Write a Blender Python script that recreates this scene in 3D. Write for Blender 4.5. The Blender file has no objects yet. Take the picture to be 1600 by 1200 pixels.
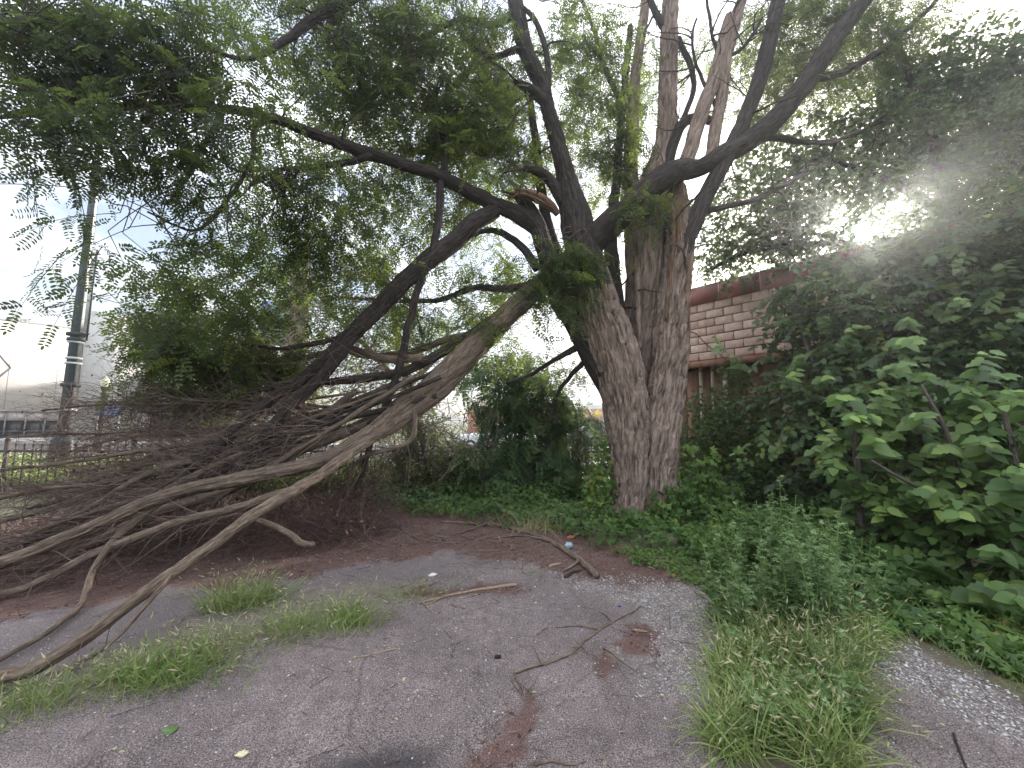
import bpy, math, random
import numpy as np
from mathutils import Vector, Matrix

random.seed(7)
rng = np.random.default_rng(11)
scene = bpy.context.scene
COL = scene.collection

# ------------------------------------------------------------------ camera
FPX = 603.0                       # focal length in pixels of the 1600 px wide photograph
PITCH, ROLL, EYE = math.radians(5.6), math.radians(0.6), 1.6
_fw = Vector((0, math.cos(PITCH), math.sin(PITCH)))
_up0 = Vector((0, -math.sin(PITCH), math.cos(PITCH)))
_rt = Vector((1, 0, 0)) * math.cos(ROLL) + _up0 * math.sin(ROLL)
_up = _up0 * math.cos(ROLL) - Vector((1, 0, 0)) * math.sin(ROLL)
cam_data = bpy.data.cameras.new('camera')
cam_data.sensor_width = 36.0
cam_data.lens = 36.0 * FPX / 1600.0
cam_data.clip_start, cam_data.clip_end = 0.05, 2000
cam = bpy.data.objects.new('camera', cam_data)
COL.objects.link(cam)
m3 = Matrix((_rt, _up, -_fw)).transposed()
cam.matrix_world = Matrix.Translation((0, 0, EYE)) @ m3.to_4x4()
scene.camera = cam


def ray(px, py):
    return _rt * ((px - 800) / FPX) + _up * ((600 - py) / FPX) + _fw


def at(px, py, Y):
    """Point of the place at ground distance Y in front of the viewer, seen in direction (px, py)."""
    r = ray(px, py)
    return Vector((0, 0, EYE)) + r * (Y / r.y)


def G(px, py, z=0.0):
    r = ray(px, py)
    return Vector((0, 0, EYE)) + r * ((z - EYE) / r.z)


# ------------------------------------------------------------------ sky, sun, exposure
SUN = ray(1345, 357).normalized()
SUN_EL = math.asin(SUN.z)
SUN_AZ = math.atan2(SUN.x, SUN.y)
world = bpy.data.worlds.new('World')
scene.world = world
world.use_nodes = True
wn, wl = world.node_tree.nodes, world.node_tree.links
wn.clear()


def W(t, **kw):
    n = wn.new(t)
    for k, v in kw.items():
        setattr(n, k, v)
    return n


def wmath(op, a, b=None, c=None):
    n = W('ShaderNodeMath', operation=op)
    for i, v in enumerate((a, b, c)):
        if v is None:
            continue
        if isinstance(v, (int, float)):
            n.inputs[i].default_value = v
        else:
            wl.new(v, n.inputs[i])
    return n.outputs[0]


w_out = W('ShaderNodeOutputWorld')
w_bg = W('ShaderNodeBackground')
w_bg.inputs['Strength'].default_value = 0.1
w_tc = W('ShaderNodeTexCoord')
w_dir = w_tc.outputs['Generated']
w_sky = W('ShaderNodeTexSky', sky_type='NISHITA', sun_disc=False)
w_sky.sun_elevation, w_sky.sun_rotation = SUN_EL, SUN_AZ
w_sky.air_density, w_sky.dust_density = 1.0, 2.0
w_sep = W('ShaderNodeSeparateXYZ')
wl.new(w_dir, w_sep.inputs[0])
w_z = wmath('MAXIMUM', w_sep.outputs['Z'], 0.0)
# thin overcast: the dome of a cloudy sky is brighter overhead than at the horizon
w_lum = wmath('MULTIPLY_ADD', w_z, 10.5, 3.0)
w_dot = W('ShaderNodeVectorMath', operation='DOT_PRODUCT')
wl.new(w_dir, w_dot.inputs[0])
w_dot.inputs[1].default_value = SUN
w_c = wmath('MAXIMUM', w_dot.outputs['Value'], 0.0)
w_g1 = wmath('MULTIPLY', wmath('POWER', w_c, 6.0), 7.0)
w_g2 = wmath('MULTIPLY', wmath('POWER', w_c, 60.0), 16.0)
w_g3 = wmath('MULTIPLY', wmath('POWER', w_c, 7000.0), 2500.0)
w_glow = wmath('ADD', wmath('ADD', w_g1, w_g2), w_g3)
w_map = W('ShaderNodeMapping')
w_map.inputs['Scale'].default_value = (2.2, 2.2, 5.0)
w_map.inputs['Location'].default_value = (3.4, 4.6, 1.8)
wl.new(w_dir, w_map.inputs['Vector'])
w_no = W('ShaderNodeTexNoise')
w_no.inputs['Scale'].default_value = 1.6
w_no.inputs['Detail'].default_value = 6
w_no.inputs['Roughness'].default_value = 0.55
wl.new(w_map.outputs[0], w_no.inputs['Vector'])
w_rp = W('ShaderNodeMapRange')
w_rp.inputs['From Min'].default_value, w_rp.inputs['From Max'].default_value = 0.4, 0.62
w_rp.inputs['To Min'].default_value, w_rp.inputs['To Max'].default_value = 0.2, 1.0
wl.new(w_no.outputs['Fac'], w_rp.inputs['Value'])
w_cc = W('ShaderNodeVectorMath', operation='SCALE')
w_cc.inputs[0].default_value = (0.94, 0.97, 1.03)
wl.new(w_lum, w_cc.inputs['Scale'])
w_gc = W('ShaderNodeVectorMath', operation='SCALE')
w_gc.inputs[0].default_value = (1.0, 0.97, 0.92)
wl.new(w_glow, w_gc.inputs['Scale'])
w_sum = W('ShaderNodeVectorMath', operation='ADD')
wl.new(w_cc.outputs[0], w_sum.inputs[0])
wl.new(w_gc.outputs[0], w_sum.inputs[1])
w_mix = W('ShaderNodeMix', data_type='RGBA')
wl.new(w_rp.outputs[0], w_mix.inputs['Factor'])
wl.new(w_sky.outputs[0], w_mix.inputs['A'])
wl.new(w_sum.outputs[0], w_mix.inputs['B'])
wl.new(w_mix.outputs['Result'], w_bg.inputs['Color'])
wl.new(w_bg.outputs[0], w_out.inputs['Surface'])

sun_data = bpy.data.lights.new('sun', 'SUN')
sun_data.energy = 4.2
sun_data.angle = math.radians(2.0)
sun_data.color = (1.0, 0.93, 0.82)
sun = bpy.data.objects.new('sun', sun_data)
COL.objects.link(sun)
sun.rotation_mode = 'QUATERNION'
sun.rotation_quaternion = SUN.to_track_quat('Z', 'Y')

scene.view_settings.view_transform = 'Standard'
scene.view_settings.look = 'None'
scene.view_settings.exposure = 1.55
scene.view_settings.gamma = 1.0
scene.view_settings.use_curve_mapping = False
scene.render.engine = 'CYCLES'
scene.cycles.max_bounces = 7
scene.cycles.diffuse_bounces = 4
scene.cycles.glossy_bounces = 2
scene.cycles.transmission_bounces = 4
scene.cycles.sample_clamp_indirect = 6.0
scene.cycles.use_denoising = True


# ------------------------------------------------------------------ materials
def new_mat(name):
    m = bpy.data.materials.new(name)
    m.use_nodes = True
    nt = m.node_tree
    nt.nodes.clear()
    out = nt.nodes.new('ShaderNodeOutputMaterial')
    return m, nt, out


def N(nt, t, ins=None, **kw):
    n = nt.nodes.new(t)
    for k, v in kw.items():
        setattr(n, k, v)
    for k, v in (ins or {}).items():
        if isinstance(v, bpy.types.NodeSocket):
            nt.links.new(v, n.inputs[k])
        else:
            n.inputs[k].default_value = v
    return n


def rgba(c):
    return (c[0], c[1], c[2], 1.0)


def mixc(nt, fac, a, b, blend='MIX'):
    n = nt.nodes.new('ShaderNodeMix')
    n.data_type = 'RGBA'
    n.blend_type = blend
    for k, v in (('Factor', fac), ('A', a), ('B', b)):
        s = [i for i in n.inputs if i.name == k and (k == 'Factor' and i.type == 'VALUE' or k != 'Factor' and i.type == 'RGBA')][0]
        if isinstance(v, bpy.types.NodeSocket):
            nt.links.new(v, s)
        elif k == 'Factor':
            s.default_value = v
        else:
            s.default_value = rgba(v)
    return [o for o in n.outputs if o.type == 'RGBA'][0]


def ramp(nt, fac, stops):
    n = nt.nodes.new('ShaderNodeValToRGB')
    nt.links.new(fac, n.inputs[0])
    e = n.color_ramp.elements
    while len(e) < len(stops):
        e.new(0.5)
    for i, (p, c) in enumerate(stops):
        e[i].position = p
        e[i].color = rgba(c) if not isinstance(c, (int, float)) else (c, c, c, 1)
    return n.outputs[0]


def rng_node(nt, v, a, b, c=0.0, d=1.0):
    n = N(nt, 'ShaderNodeMapRange', {'Value': v, 'From Min': a, 'From Max': b, 'To Min': c, 'To Max': d})
    return n.outputs[0]


def leaf_mat(name, stops, trans=0.35, tcol=(0.16, 0.24, 0.04), rough=0.5, spec=0.35):
    m, nt, out = new_mat(name)
    a = N(nt, 'ShaderNodeAttribute', attribute_name='tone')
    geo = N(nt, 'ShaderNodeNewGeometry')
    col = ramp(nt, a.outputs['Fac'], stops)
    no = N(nt, 'ShaderNodeTexNoise', {'Vector': geo.outputs['Position'], 'Scale': 1.3, 'Detail': 3.0})
    hue = N(nt, 'ShaderNodeHueSaturation', {'Color': col, 'Hue': 0.5, 'Saturation': 1.0,
                                           'Value': rng_node(nt, no.outputs['Fac'], 0.3, 0.7, 0.75, 1.3)})
    p = N(nt, 'ShaderNodeBsdfPrincipled', {'Base Color': hue.outputs[0], 'Roughness': rough, 'Specular IOR Level': spec})
    tm = mixc(nt, 0.6, hue.outputs[0], tcol)
    t = N(nt, 'ShaderNodeBsdfTranslucent', {'Color': tm})
    mx = N(nt, 'ShaderNodeMixShader', {0: trans, 1: p.outputs[0], 2: t.outputs[0]})
    nt.links.new(mx.outputs[0], out.inputs[0])
    return m


def bark_mat(name, light, mid, dark, sc=26.0, bump=1.0):
    m, nt, out = new_mat(name)
    a = N(nt, 'ShaderNodeAttribute', attribute_name='bk')
    mp = N(nt, 'ShaderNodeMapping', {'Vector': a.outputs['Vector'], 'Scale': (sc, sc, sc * 0.13)})
    n1 = N(nt, 'ShaderNodeTexNoise', {'Vector': mp.outputs[0], 'Scale': 1.0, 'Detail': 6.0, 'Roughness': 0.62, 'Distortion': 0.6})
    n2 = N(nt, 'ShaderNodeTexNoise', {'Vector': a.outputs['Vector'], 'Scale': 2.2, 'Detail': 4.0})
    mp3 = N(nt, 'ShaderNodeMapping', {'Vector': a.outputs['Vector'], 'Scale': (sc * 3, sc * 3, sc * 0.6)})
    n3 = N(nt, 'ShaderNodeTexNoise', {'Vector': mp3.outputs[0], 'Scale': 1.0, 'Detail': 4.0})
    c1 = ramp(nt, n1.outputs['Fac'], [(0.34, dark), (0.47, mid), (0.62, light)])
    c2 = mixc(nt, rng_node(nt, n2.outputs['Fac'], 0.35, 0.7, 0.0, 0.55), c1, [x * 0.72 for x in mid])
    c3 = mixc(nt, 0.35, c2, ramp(nt, n3.outputs['Fac'], [(0.3, 0.25), (0.7, 0.85)]), 'OVERLAY')
    h = N(nt, 'ShaderNodeMath', {0: n1.outputs['Fac'], 1: n3.outputs['Fac']}, operation='MULTIPLY_ADD')
    h.inputs[1].default_value = 1.0
    nt.links.new(n3.outputs['Fac'], h.inputs[2])
    b = N(nt, 'ShaderNodeBump', {'Height': h.outputs[0], 'Strength': 0.85, 'Distance': 0.018 * bump})
    p = N(nt, 'ShaderNodeBsdfPrincipled', {'Base Color': c3, 'Roughness': 0.9, 'Specular IOR Level': 0.15, 'Normal': b.outputs[0]})
    nt.links.new(p.outputs[0], out.inputs[0])
    return m


def plain_mat(name, col, rough=0.7, var=0.12, scale=6.0, metal=0.0, col2=None, bump=0.0, streak=False, spec=0.3, fine=60.0):
    m, nt, out = new_mat(name)
    geo = N(nt, 'ShaderNodeNewGeometry')
    mp = N(nt, 'ShaderNodeMapping', {'Vector': geo.outputs['Position'], 'Scale': (1, 1, 0.12) if streak else (1, 1, 1)})
    n1 = N(nt, 'ShaderNodeTexNoise', {'Vector': mp.outputs[0], 'Scale': scale, 'Detail': 5.0, 'Roughness': 0.6})
    n2 = N(nt, 'ShaderNodeTexNoise', {'Vector': geo.outputs['Position'], 'Scale': fine, 'Detail': 2.0})
    c2 = col2 or [x * (1 - var * 2.2) for x in col]
    c = mixc(nt, rng_node(nt, n1.outputs['Fac'], 0.35, 0.68), col, c2)
    c = mixc(nt, 0.25, c, ramp(nt, n2.outputs['Fac'], [(0.3, 0.4), (0.7, 0.6)]), 'OVERLAY')
    ins = {'Base Color': c, 'Roughness': rough, 'Metallic': metal, 'Specular IOR Level': spec}
    if bump:
        ins['Normal'] = N(nt, 'ShaderNodeBump', {'Height': n2.outputs['Fac'], 'Strength': bump, 'Distance': 0.01}).outputs[0]
    p = N(nt, 'ShaderNodeBsdfPrincipled', ins)
    nt.links.new(p.outputs[0], out.inputs[0])
    return m


def tone_mat(name, stops, rough=0.85, trans=0.0, fine=40.0):
    m, nt, out = new_mat(name)
    a = N(nt, 'ShaderNodeAttribute', attribute_name='tone')
    geo = N(nt, 'ShaderNodeNewGeometry')
    n2 = N(nt, 'ShaderNodeTexNoise', {'Vector': geo.outputs['Position'], 'Scale': fine, 'Detail': 3.0})
    c = ramp(nt, a.outputs['Fac'], stops)
    c = mixc(nt, 0.5, c, ramp(nt, n2.outputs['Fac'], [(0.3, 0.3), (0.7, 0.7)]), 'OVERLAY')
    p = N(nt, 'ShaderNodeBsdfPrincipled', {'Base Color': c, 'Roughness': rough, 'Specular IOR Level': 0.2})
    s = p.outputs[0]
    if trans:
        t = N(nt, 'ShaderNodeBsdfTranslucent', {'Color': c})
        s = N(nt, 'ShaderNodeMixShader', {0: trans, 1: s, 2: t.outputs[0]}).outputs[0]
    nt.links.new(s, out.inputs[0])
    return m


M = {}
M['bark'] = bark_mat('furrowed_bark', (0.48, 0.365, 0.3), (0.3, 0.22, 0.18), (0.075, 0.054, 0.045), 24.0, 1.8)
M['bark_dark'] = bark_mat('backlit_dark_bark', (0.105, 0.085, 0.076), (0.055, 0.044, 0.039), (0.018, 0.015, 0.013), 34.0, 1.0)  # bark colour darkened so the backlit upper limbs read as silhouettes
M['bark_fallen'] = bark_mat('dry_fallen_bark', (0.31, 0.24, 0.185), (0.17, 0.125, 0.095), (0.075, 0.058, 0.05), 46.0, 0.6)
M['torn_wood'] = bark_mat('torn_heartwood', (0.33, 0.225, 0.155), (0.21, 0.125, 0.08), (0.07, 0.042, 0.03), 40.0, 1.5)
M['twig'] = bark_mat('twig_bark', (0.22, 0.18, 0.16), (0.14, 0.11, 0.1), (0.06, 0.045, 0.04), 60.0, 0.3)
M['dead_twig'] = tone_mat('dead_twig', [(0.0, (0.07, 0.042, 0.038)), (0.5, (0.15, 0.1, 0.086)), (1.0, (0.28, 0.22, 0.185))])
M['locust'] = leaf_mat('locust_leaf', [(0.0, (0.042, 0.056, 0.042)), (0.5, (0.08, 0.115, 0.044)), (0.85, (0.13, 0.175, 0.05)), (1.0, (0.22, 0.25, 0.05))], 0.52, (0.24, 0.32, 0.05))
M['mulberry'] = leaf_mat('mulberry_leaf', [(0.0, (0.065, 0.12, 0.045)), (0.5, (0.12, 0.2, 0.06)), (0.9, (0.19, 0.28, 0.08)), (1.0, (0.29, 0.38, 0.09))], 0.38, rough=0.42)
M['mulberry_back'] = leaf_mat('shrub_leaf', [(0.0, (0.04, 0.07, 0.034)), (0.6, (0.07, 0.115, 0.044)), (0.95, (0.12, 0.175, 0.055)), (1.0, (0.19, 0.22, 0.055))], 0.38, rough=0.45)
M['young'] = leaf_mat('young_leaf', [(0.0, (0.12, 0.21, 0.06)), (1.0, (0.25, 0.36, 0.09))], 0.35, (0.3, 0.4, 0.08), rough=0.42)
M['vine'] = leaf_mat('vine_leaf', [(0.0, (0.045, 0.095, 0.026)), (0.6, (0.09, 0.165, 0.038)), (0.9, (0.18, 0.27, 0.055)), (0.97, (0.3, 0.3, 0.07)), (1.0, (0.26, 0.17, 0.07))], 0.3)
M['shrub'] = leaf_mat('feathery_shrub_leaf', [(0.0, (0.08, 0.14, 0.07)), (0.6, (0.13, 0.21, 0.085)), (1.0, (0.2, 0.28, 0.08))], 0.3)
M['olive'] = leaf_mat('olive_leaf', [(0.0, (0.05, 0.06, 0.025)), (0.6, (0.1, 0.105, 0.04)), (1.0, (0.19, 0.17, 0.06))], 0.35)
M['mugwort'] = leaf_mat('mugwort_leaf', [(0.0, (0.12, 0.205, 0.075)), (0.6, (0.19, 0.3, 0.11)), (1.0, (0.3, 0.4, 0.2))], 0.25, (0.14, 0.2, 0.07))
M['grass'] = leaf_mat('grass_blade', [(0.0, (0.16, 0.24, 0.065)), (0.55, (0.25, 0.34, 0.1)), (0.85, (0.36, 0.41, 0.16)), (1.0, (0.4, 0.35, 0.21))], 0.3, (0.2, 0.26, 0.05))
M['seed'] = leaf_mat('seed_head', [(0.0, (0.33, 0.36, 0.16)), (1.0, (0.6, 0.54, 0.34))], 0.3, (0.4, 0.36, 0.18))
M['dead_leaf'] = tone_mat('dead_leaf', [(0.0, (0.07, 0.032, 0.024)), (0.5, (0.15, 0.075, 0.052)), (1.0, (0.28, 0.175, 0.11))], 0.9, 0.2)
M['pebble'] = tone_mat('pebble', [(0.0, (0.2, 0.18, 0.17)), (0.5, (0.42, 0.39, 0.37)), (1.0, (0.72, 0.7, 0.67))], 0.8)
M['pale_wood'] = plain_mat('pale_split_wood', (0.36, 0.27, 0.19), 0.8, 0.2, 30)
M['white_wall'] = plain_mat('off_white_stucco', (0.66, 0.625, 0.6), 0.85, 0.05, 1.2, streak=True)
M['white_trim'] = plain_mat('pale_trim', (0.6, 0.53, 0.51), 0.8, 0.08, 2.0)
M['grey_trim'] = plain_mat('grey_trim', (0.3, 0.29, 0.29), 0.7)
M['dark_glass'] = plain_mat('dark_window_glass', (0.03, 0.033, 0.036), 0.12, 0.1, 2.0, spec=0.5)
M['pole'] = plain_mat('dark_green_paint', (0.013, 0.021, 0.021), 0.4, 0.1, 8, spec=0.5)
M['iron'] = plain_mat('black_iron', (0.03, 0.028, 0.028), 0.55, 0.2, 12, col2=(0.07, 0.045, 0.035))
M['tape'] = plain_mat('white_band', (0.7, 0.7, 0.7), 0.6)
M['globe'] = plain_mat('frosted_globe', (0.82, 0.76, 0.58), 0.3, 0.03)
M['block'] = tone_mat('pink_glazed_block', [(0.0, (0.58, 0.395, 0.335)), (0.5, (0.64, 0.445, 0.38)), (1.0, (0.69, 0.495, 0.43))], 0.55, fine=9.0)
M['mortar'] = plain_mat('dark_mortar', (0.1, 0.06, 0.052), 0.95, 0.2, 8)
M['coping'] = plain_mat('red_brown_metal', (0.3, 0.075, 0.055), 0.6, 0.15, 3.0, col2=(0.22, 0.065, 0.05))
M['coping_joint'] = plain_mat('pale_joint', (0.42, 0.3, 0.26), 0.8)
M['rust'] = plain_mat('rusty_metal', (0.17, 0.075, 0.05), 0.85, 0.3, 4.0, col2=(0.3, 0.17, 0.12), streak=True)
M['pipe'] = plain_mat('peeling_white_pipe', (0.6, 0.56, 0.52), 0.7, 0.2, 5.0, col2=(0.3, 0.19, 0.14), streak=True)
M['roof'] = plain_mat('flat_roof', (0.12, 0.11, 0.11), 0.95)
M['red_wall'] = plain_mat('red_painted_wall', (0.5, 0.13, 0.075), 0.8, 0.06, 1.0)
M['blue_sign'] = plain_mat('blue_paint', (0.2, 0.28, 0.5), 0.6, 0.15, 2.0)
M['yellow'] = plain_mat('yellow_paint', (0.75, 0.5, 0.05), 0.5)
M['car_white'] = plain_mat('white_car_paint', (0.75, 0.75, 0.76), 0.25, 0.02, spec=0.5)
M['car_dark'] = plain_mat('dark_car_paint', (0.04, 0.045, 0.055), 0.25, 0.02, spec=0.5)
M['rubber'] = plain_mat('tyre_rubber', (0.025, 0.025, 0.025), 0.8)
M['rim'] = plain_mat('alloy_rim', (0.4, 0.4, 0.41), 0.35, metal=0.8)
M['lens'] = plain_mat('lamp_lens', (0.6, 0.6, 0.58), 0.2)
M['concrete'] = plain_mat('pale_concrete', (0.42, 0.39, 0.36), 0.9, 0.12, 1.5, fine=20)
M['road'] = plain_mat('road_asphalt', (0.075, 0.073, 0.073), 0.9, 0.12, 1.0, fine=30)
M['paint'] = plain_mat('road_paint', (0.7, 0.69, 0.66), 0.8)
M['bag'] = plain_mat('pale_blue_plastic', (0.42, 0.55, 0.62), 0.3, 0.2, 20)
M['paper'] = plain_mat('white_paper', (0.75, 0.74, 0.7), 0.8, 0.05, 20)
M['orange_wrap'] = plain_mat('orange_brown_wrapper', (0.42, 0.17, 0.08), 0.5, 0.1, 20)
M['yellow_wrap'] = plain_mat('pale_yellow_wrapper', (0.72, 0.66, 0.42), 0.6, 0.1, 20)
M['blue_cap'] = plain_mat('blue_plastic', (0.05, 0.07, 0.45), 0.4)
M['black_lump'] = plain_mat('black_lump', (0.03, 0.027, 0.026), 0.9, 0.2, 30)

# ------------------------------------------------------------------ mesh helpers
def vhash(ix, iy, iz, seed):
    h = (ix * 374761393 + iy * 668265263 + iz * 2147483647 + seed * 1274126177) & 0xFFFFFFFF
    h = ((h ^ (h >> 13)) * 1274126177) & 0xFFFFFFFF
    h = h ^ (h >> 16)
    return (h & 0xFFFF) / 65535.0


def vnoise(p, seed=0):
    p = np.asarray(p, float)
    i = np.floor(p).astype(np.int64)
    f = p - i
    f = f * f * (3 - 2 * f)
    out = 0
    for dx in (0, 1):
        wx = f[:, 0] if dx else 1 - f[:, 0]
        for dy in (0, 1):
            wy = f[:, 1] if dy else 1 - f[:, 1]
            for dz in (0, 1):
                wz = f[:, 2] if dz else 1 - f[:, 2]
                out = out + wx * wy * wz * vhash(i[:, 0] + dx, i[:, 1] + dy, i[:, 2] + dz, seed)
    return out


ROT = np.array(Matrix.Rotation(0.9, 3, Vector((0.4, 0.7, 0.6))))


def fbm(p, octv=4, seed=0):
    p = np.asarray(p, float)
    a, s, t = 0.5, 0, 0
    for o in range(octv):
        s = s + a * vnoise(p @ ROT, seed + o * 17)
        t += a
        p = p @ ROT * 2.03 + 11.7
        a *= 0.5
    return s / t


class Acc:
    def __init__(self):
        self.V, self.Q, self.T, self.n = [], [], [], 0
        self.bk, self.tone = [], []

    def add(self, V, Q=None, T=None, bk=None, tone=0.5):
        V = np.asarray(V, float).reshape(-1, 3)
        if Q is not None and len(Q):
            self.Q.append(np.asarray(Q, np.int64).reshape(-1, 4) + self.n)
        if T is not None and len(T):
            self.T.append(np.asarray(T, np.int64).reshape(-1, 3) + self.n)
        self.V.append(V)
        self.bk.append(V if bk is None else np.asarray(bk, float))
        self.tone.append(np.full(len(V), tone) if np.isscalar(tone) else np.asarray(tone, float))
        self.n += len(V)
        return self

    def mesh(self, name, mat, smooth=True, attrs=('bk', 'tone')):
        V = np.concatenate(self.V) if self.V else np.zeros((0, 3))
        Q = np.concatenate(self.Q) if self.Q else np.zeros((0, 4), np.int64)
        T = np.concatenate(self.T) if self.T else np.zeros((0, 3), np.int64)
        me = bpy.data.meshes.new(name)
        me.vertices.add(len(V))
        me.vertices.foreach_set('co', V.astype(np.float32).ravel())
        nl = Q.size + T.size
        me.loops.add(nl)
        me.loops.foreach_set('vertex_index', np.concatenate([Q.ravel(), T.ravel()]).astype(np.int32))
        me.polygons.add(len(Q) + len(T))
        tot = np.concatenate([np.full(len(Q), 4), np.full(len(T), 3)])
        me.polygons.foreach_set('loop_start', np.concatenate([[0], np.cumsum(tot)[:-1]]).astype(np.int32) if len(tot) else np.zeros(0, np.int32))
        if smooth:
            me.polygons.foreach_set('use_smooth', np.ones(len(tot), bool))
        if 'bk' in attrs:
            a = me.attributes.new('bk', 'FLOAT_VECTOR', 'POINT')
            a.data.foreach_set('vector', np.concatenate(self.bk).astype(np.float32).ravel())
        if 'tone' in attrs:
            a = me.attributes.new('tone', 'FLOAT', 'POINT')
            a.data.foreach_set('value', np.concatenate(self.tone).astype(np.float32))
        me.materials.append(mat)
        me.update(calc_edges=True)
        return me


def tag(o, label=None, cat=None, group=None, kind=None):
    for k, v in (('label', label), ('category', cat), ('group', group), ('kind', kind)):
        if v:
            o[k] = v
    return o


def thing(name, label, cat, loc, group=None):
    o = bpy.data.objects.new(name, None)
    o.empty_display_size = 0.1
    COL.objects.link(o)
    o.location = loc
    return tag(o, label, cat, group)


def part(name, acc, mat, parent=None, smooth=True, kind=None, label=None):
    """acc holds world coordinates; the object is placed so that they stay so under its parent."""
    me = acc.mesh(name, mat, smooth) if isinstance(acc, Acc) else acc
    o = bpy.data.objects.new(name, me)
    COL.objects.link(o)
    if parent is not None:
        o.parent = parent
        if parent.type == 'EMPTY':
            o.location = -parent.location
    if kind:
        o['kind'] = kind
    if label:
        o['label'] = label
    return o


def piece(name, me, parent, loc, rot=None):
    o = bpy.data.objects.new(name, me)
    COL.objects.link(o)
    o.parent = parent
    base = parent.location if parent.type == 'EMPTY' else Vector((0, 0, 0))
    o.location = Vector(loc) - base
    if rot is not None:
        o.rotation_mode = 'QUATERNION'
        o.rotation_quaternion = rot
    return o


def nrmz(a):
    return a / np.maximum(np.linalg.norm(a, axis=-1, keepdims=True), 1e-9)


def smooth_curve(C, per=6):
    """Catmull-Rom through control rows (any number of columns)."""
    C = np.asarray(C, float)
    P = np.vstack([2 * C[0] - C[1], C, 2 * C[-1] - C[-2]])
    out = []
    for i in range(1, len(P) - 2):
        p0, p1, p2, p3 = P[i - 1], P[i], P[i + 1], P[i + 2]
        for t in np.linspace(0, 1, per, endpoint=False):
            out.append(0.5 * (2 * p1 + (p2 - p0) * t + (2 * p0 - 5 * p1 + 4 * p2 - p3) * t * t + (3 * p1 - p0 - 3 * p2 + p3) * t ** 3))
    out.append(C[-1])
    return np.array(out)


def resample(P, step):
    d = np.linalg.norm(np.diff(P[:, :3], axis=0), axis=1)
    s = np.concatenate([[0], np.cumsum(d)])
    n = max(3, int(s[-1] / step) + 1)
    t = np.linspace(0, s[-1], n)
    return np.stack([np.interp(t, s, P[:, k]) for k in range(P.shape[1])], 1)


def tube(acc, P, R, segs=8, ridge=0.0, lump=0.0, seed=0, tone=0.5, caps=True, twist=0.0, freq=9.0):
    P = np.asarray(P, float)
    R = np.asarray(R, float)
    n = len(P)
    Tn = nrmz(np.gradient(P, axis=0))
    u = np.cross(Tn[0], [0.3, 0.9, 0.2])
    u = u / np.linalg.norm(u)
    U = np.zeros_like(P)
    for i in range(n):
        u = u - Tn[i] * np.dot(u, Tn[i])
        u = u / max(np.linalg.norm(u), 1e-9)
        U[i] = u
    Vv = np.cross(Tn, U)
    s = np.concatenate([[0], np.cumsum(np.linalg.norm(np.diff(P, axis=0), axis=1))])
    th = np.linspace(0, 2 * np.pi, segs, endpoint=False)
    TH = th[None, :] + twist * s[:, None]
    ca, sa = np.cos(TH), np.sin(TH)
    c0, s0 = np.cos(th)[None, :].repeat(n, 0), np.sin(th)[None, :].repeat(n, 0)
    rr = R[:, None].repeat(segs, 1)
    S = s[:, None].repeat(segs, 1)
    bk = np.stack([c0 * rr + seed * 3.1, s0 * rr + seed * 1.7, S], -1).reshape(-1, 3)
    if lump:
        q = np.stack([c0 * 1.1 + seed, s0 * 1.1, S * 1.6], -1).reshape(-1, 3)
        rr = rr * (1 + lump * (fbm(q, 3, seed).reshape(n, segs) - 0.5) * 2)
    if ridge:
        q = np.stack([c0 * R.mean() * freq * 4.2 + seed, s0 * R.mean() * freq * 4.2, S * freq * 0.24], -1).reshape(-1, 3)
        q = q + (fbm(q * 0.5, 2, seed + 5)[:, None] - 0.5) * 1.8
        f1 = 1 - np.abs(2 * fbm(q, 3, seed + 9) - 1) * 1.9
        rr = rr + ridge * (f1.reshape(n, segs) - 0.55)
    V = P[:, None, :] + rr[..., None] * (ca[..., None] * U[:, None, :] + sa[..., None] * Vv[:, None, :])
    V = V.reshape(-1, 3)
    i = np.arange(n - 1)[:, None] * segs
    j = np.arange(segs)[None, :]
    jn = (j + 1) % segs
    Q = np.stack([i + j, i + jn, i + segs + jn, i + segs + j], -1).reshape(-1, 4)
    T = []
    if caps:
        V = np.vstack([V, P[0], P[-1] + Tn[-1] * R[-1] * 0.5])
        bk = np.vstack([bk, bk[0], bk[-1]])
        a, b = n * segs, n * segs + 1
        jj = np.arange(segs)
        T = np.vstack([np.stack([np.full(segs, a), (jj + 1) % segs, jj], 1),
                       np.stack([np.full(segs, b), (n - 1) * segs + jj, (n - 1) * segs + (jj + 1) % segs], 1)])
    acc.add(V, Q, T, bk, tone)


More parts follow.
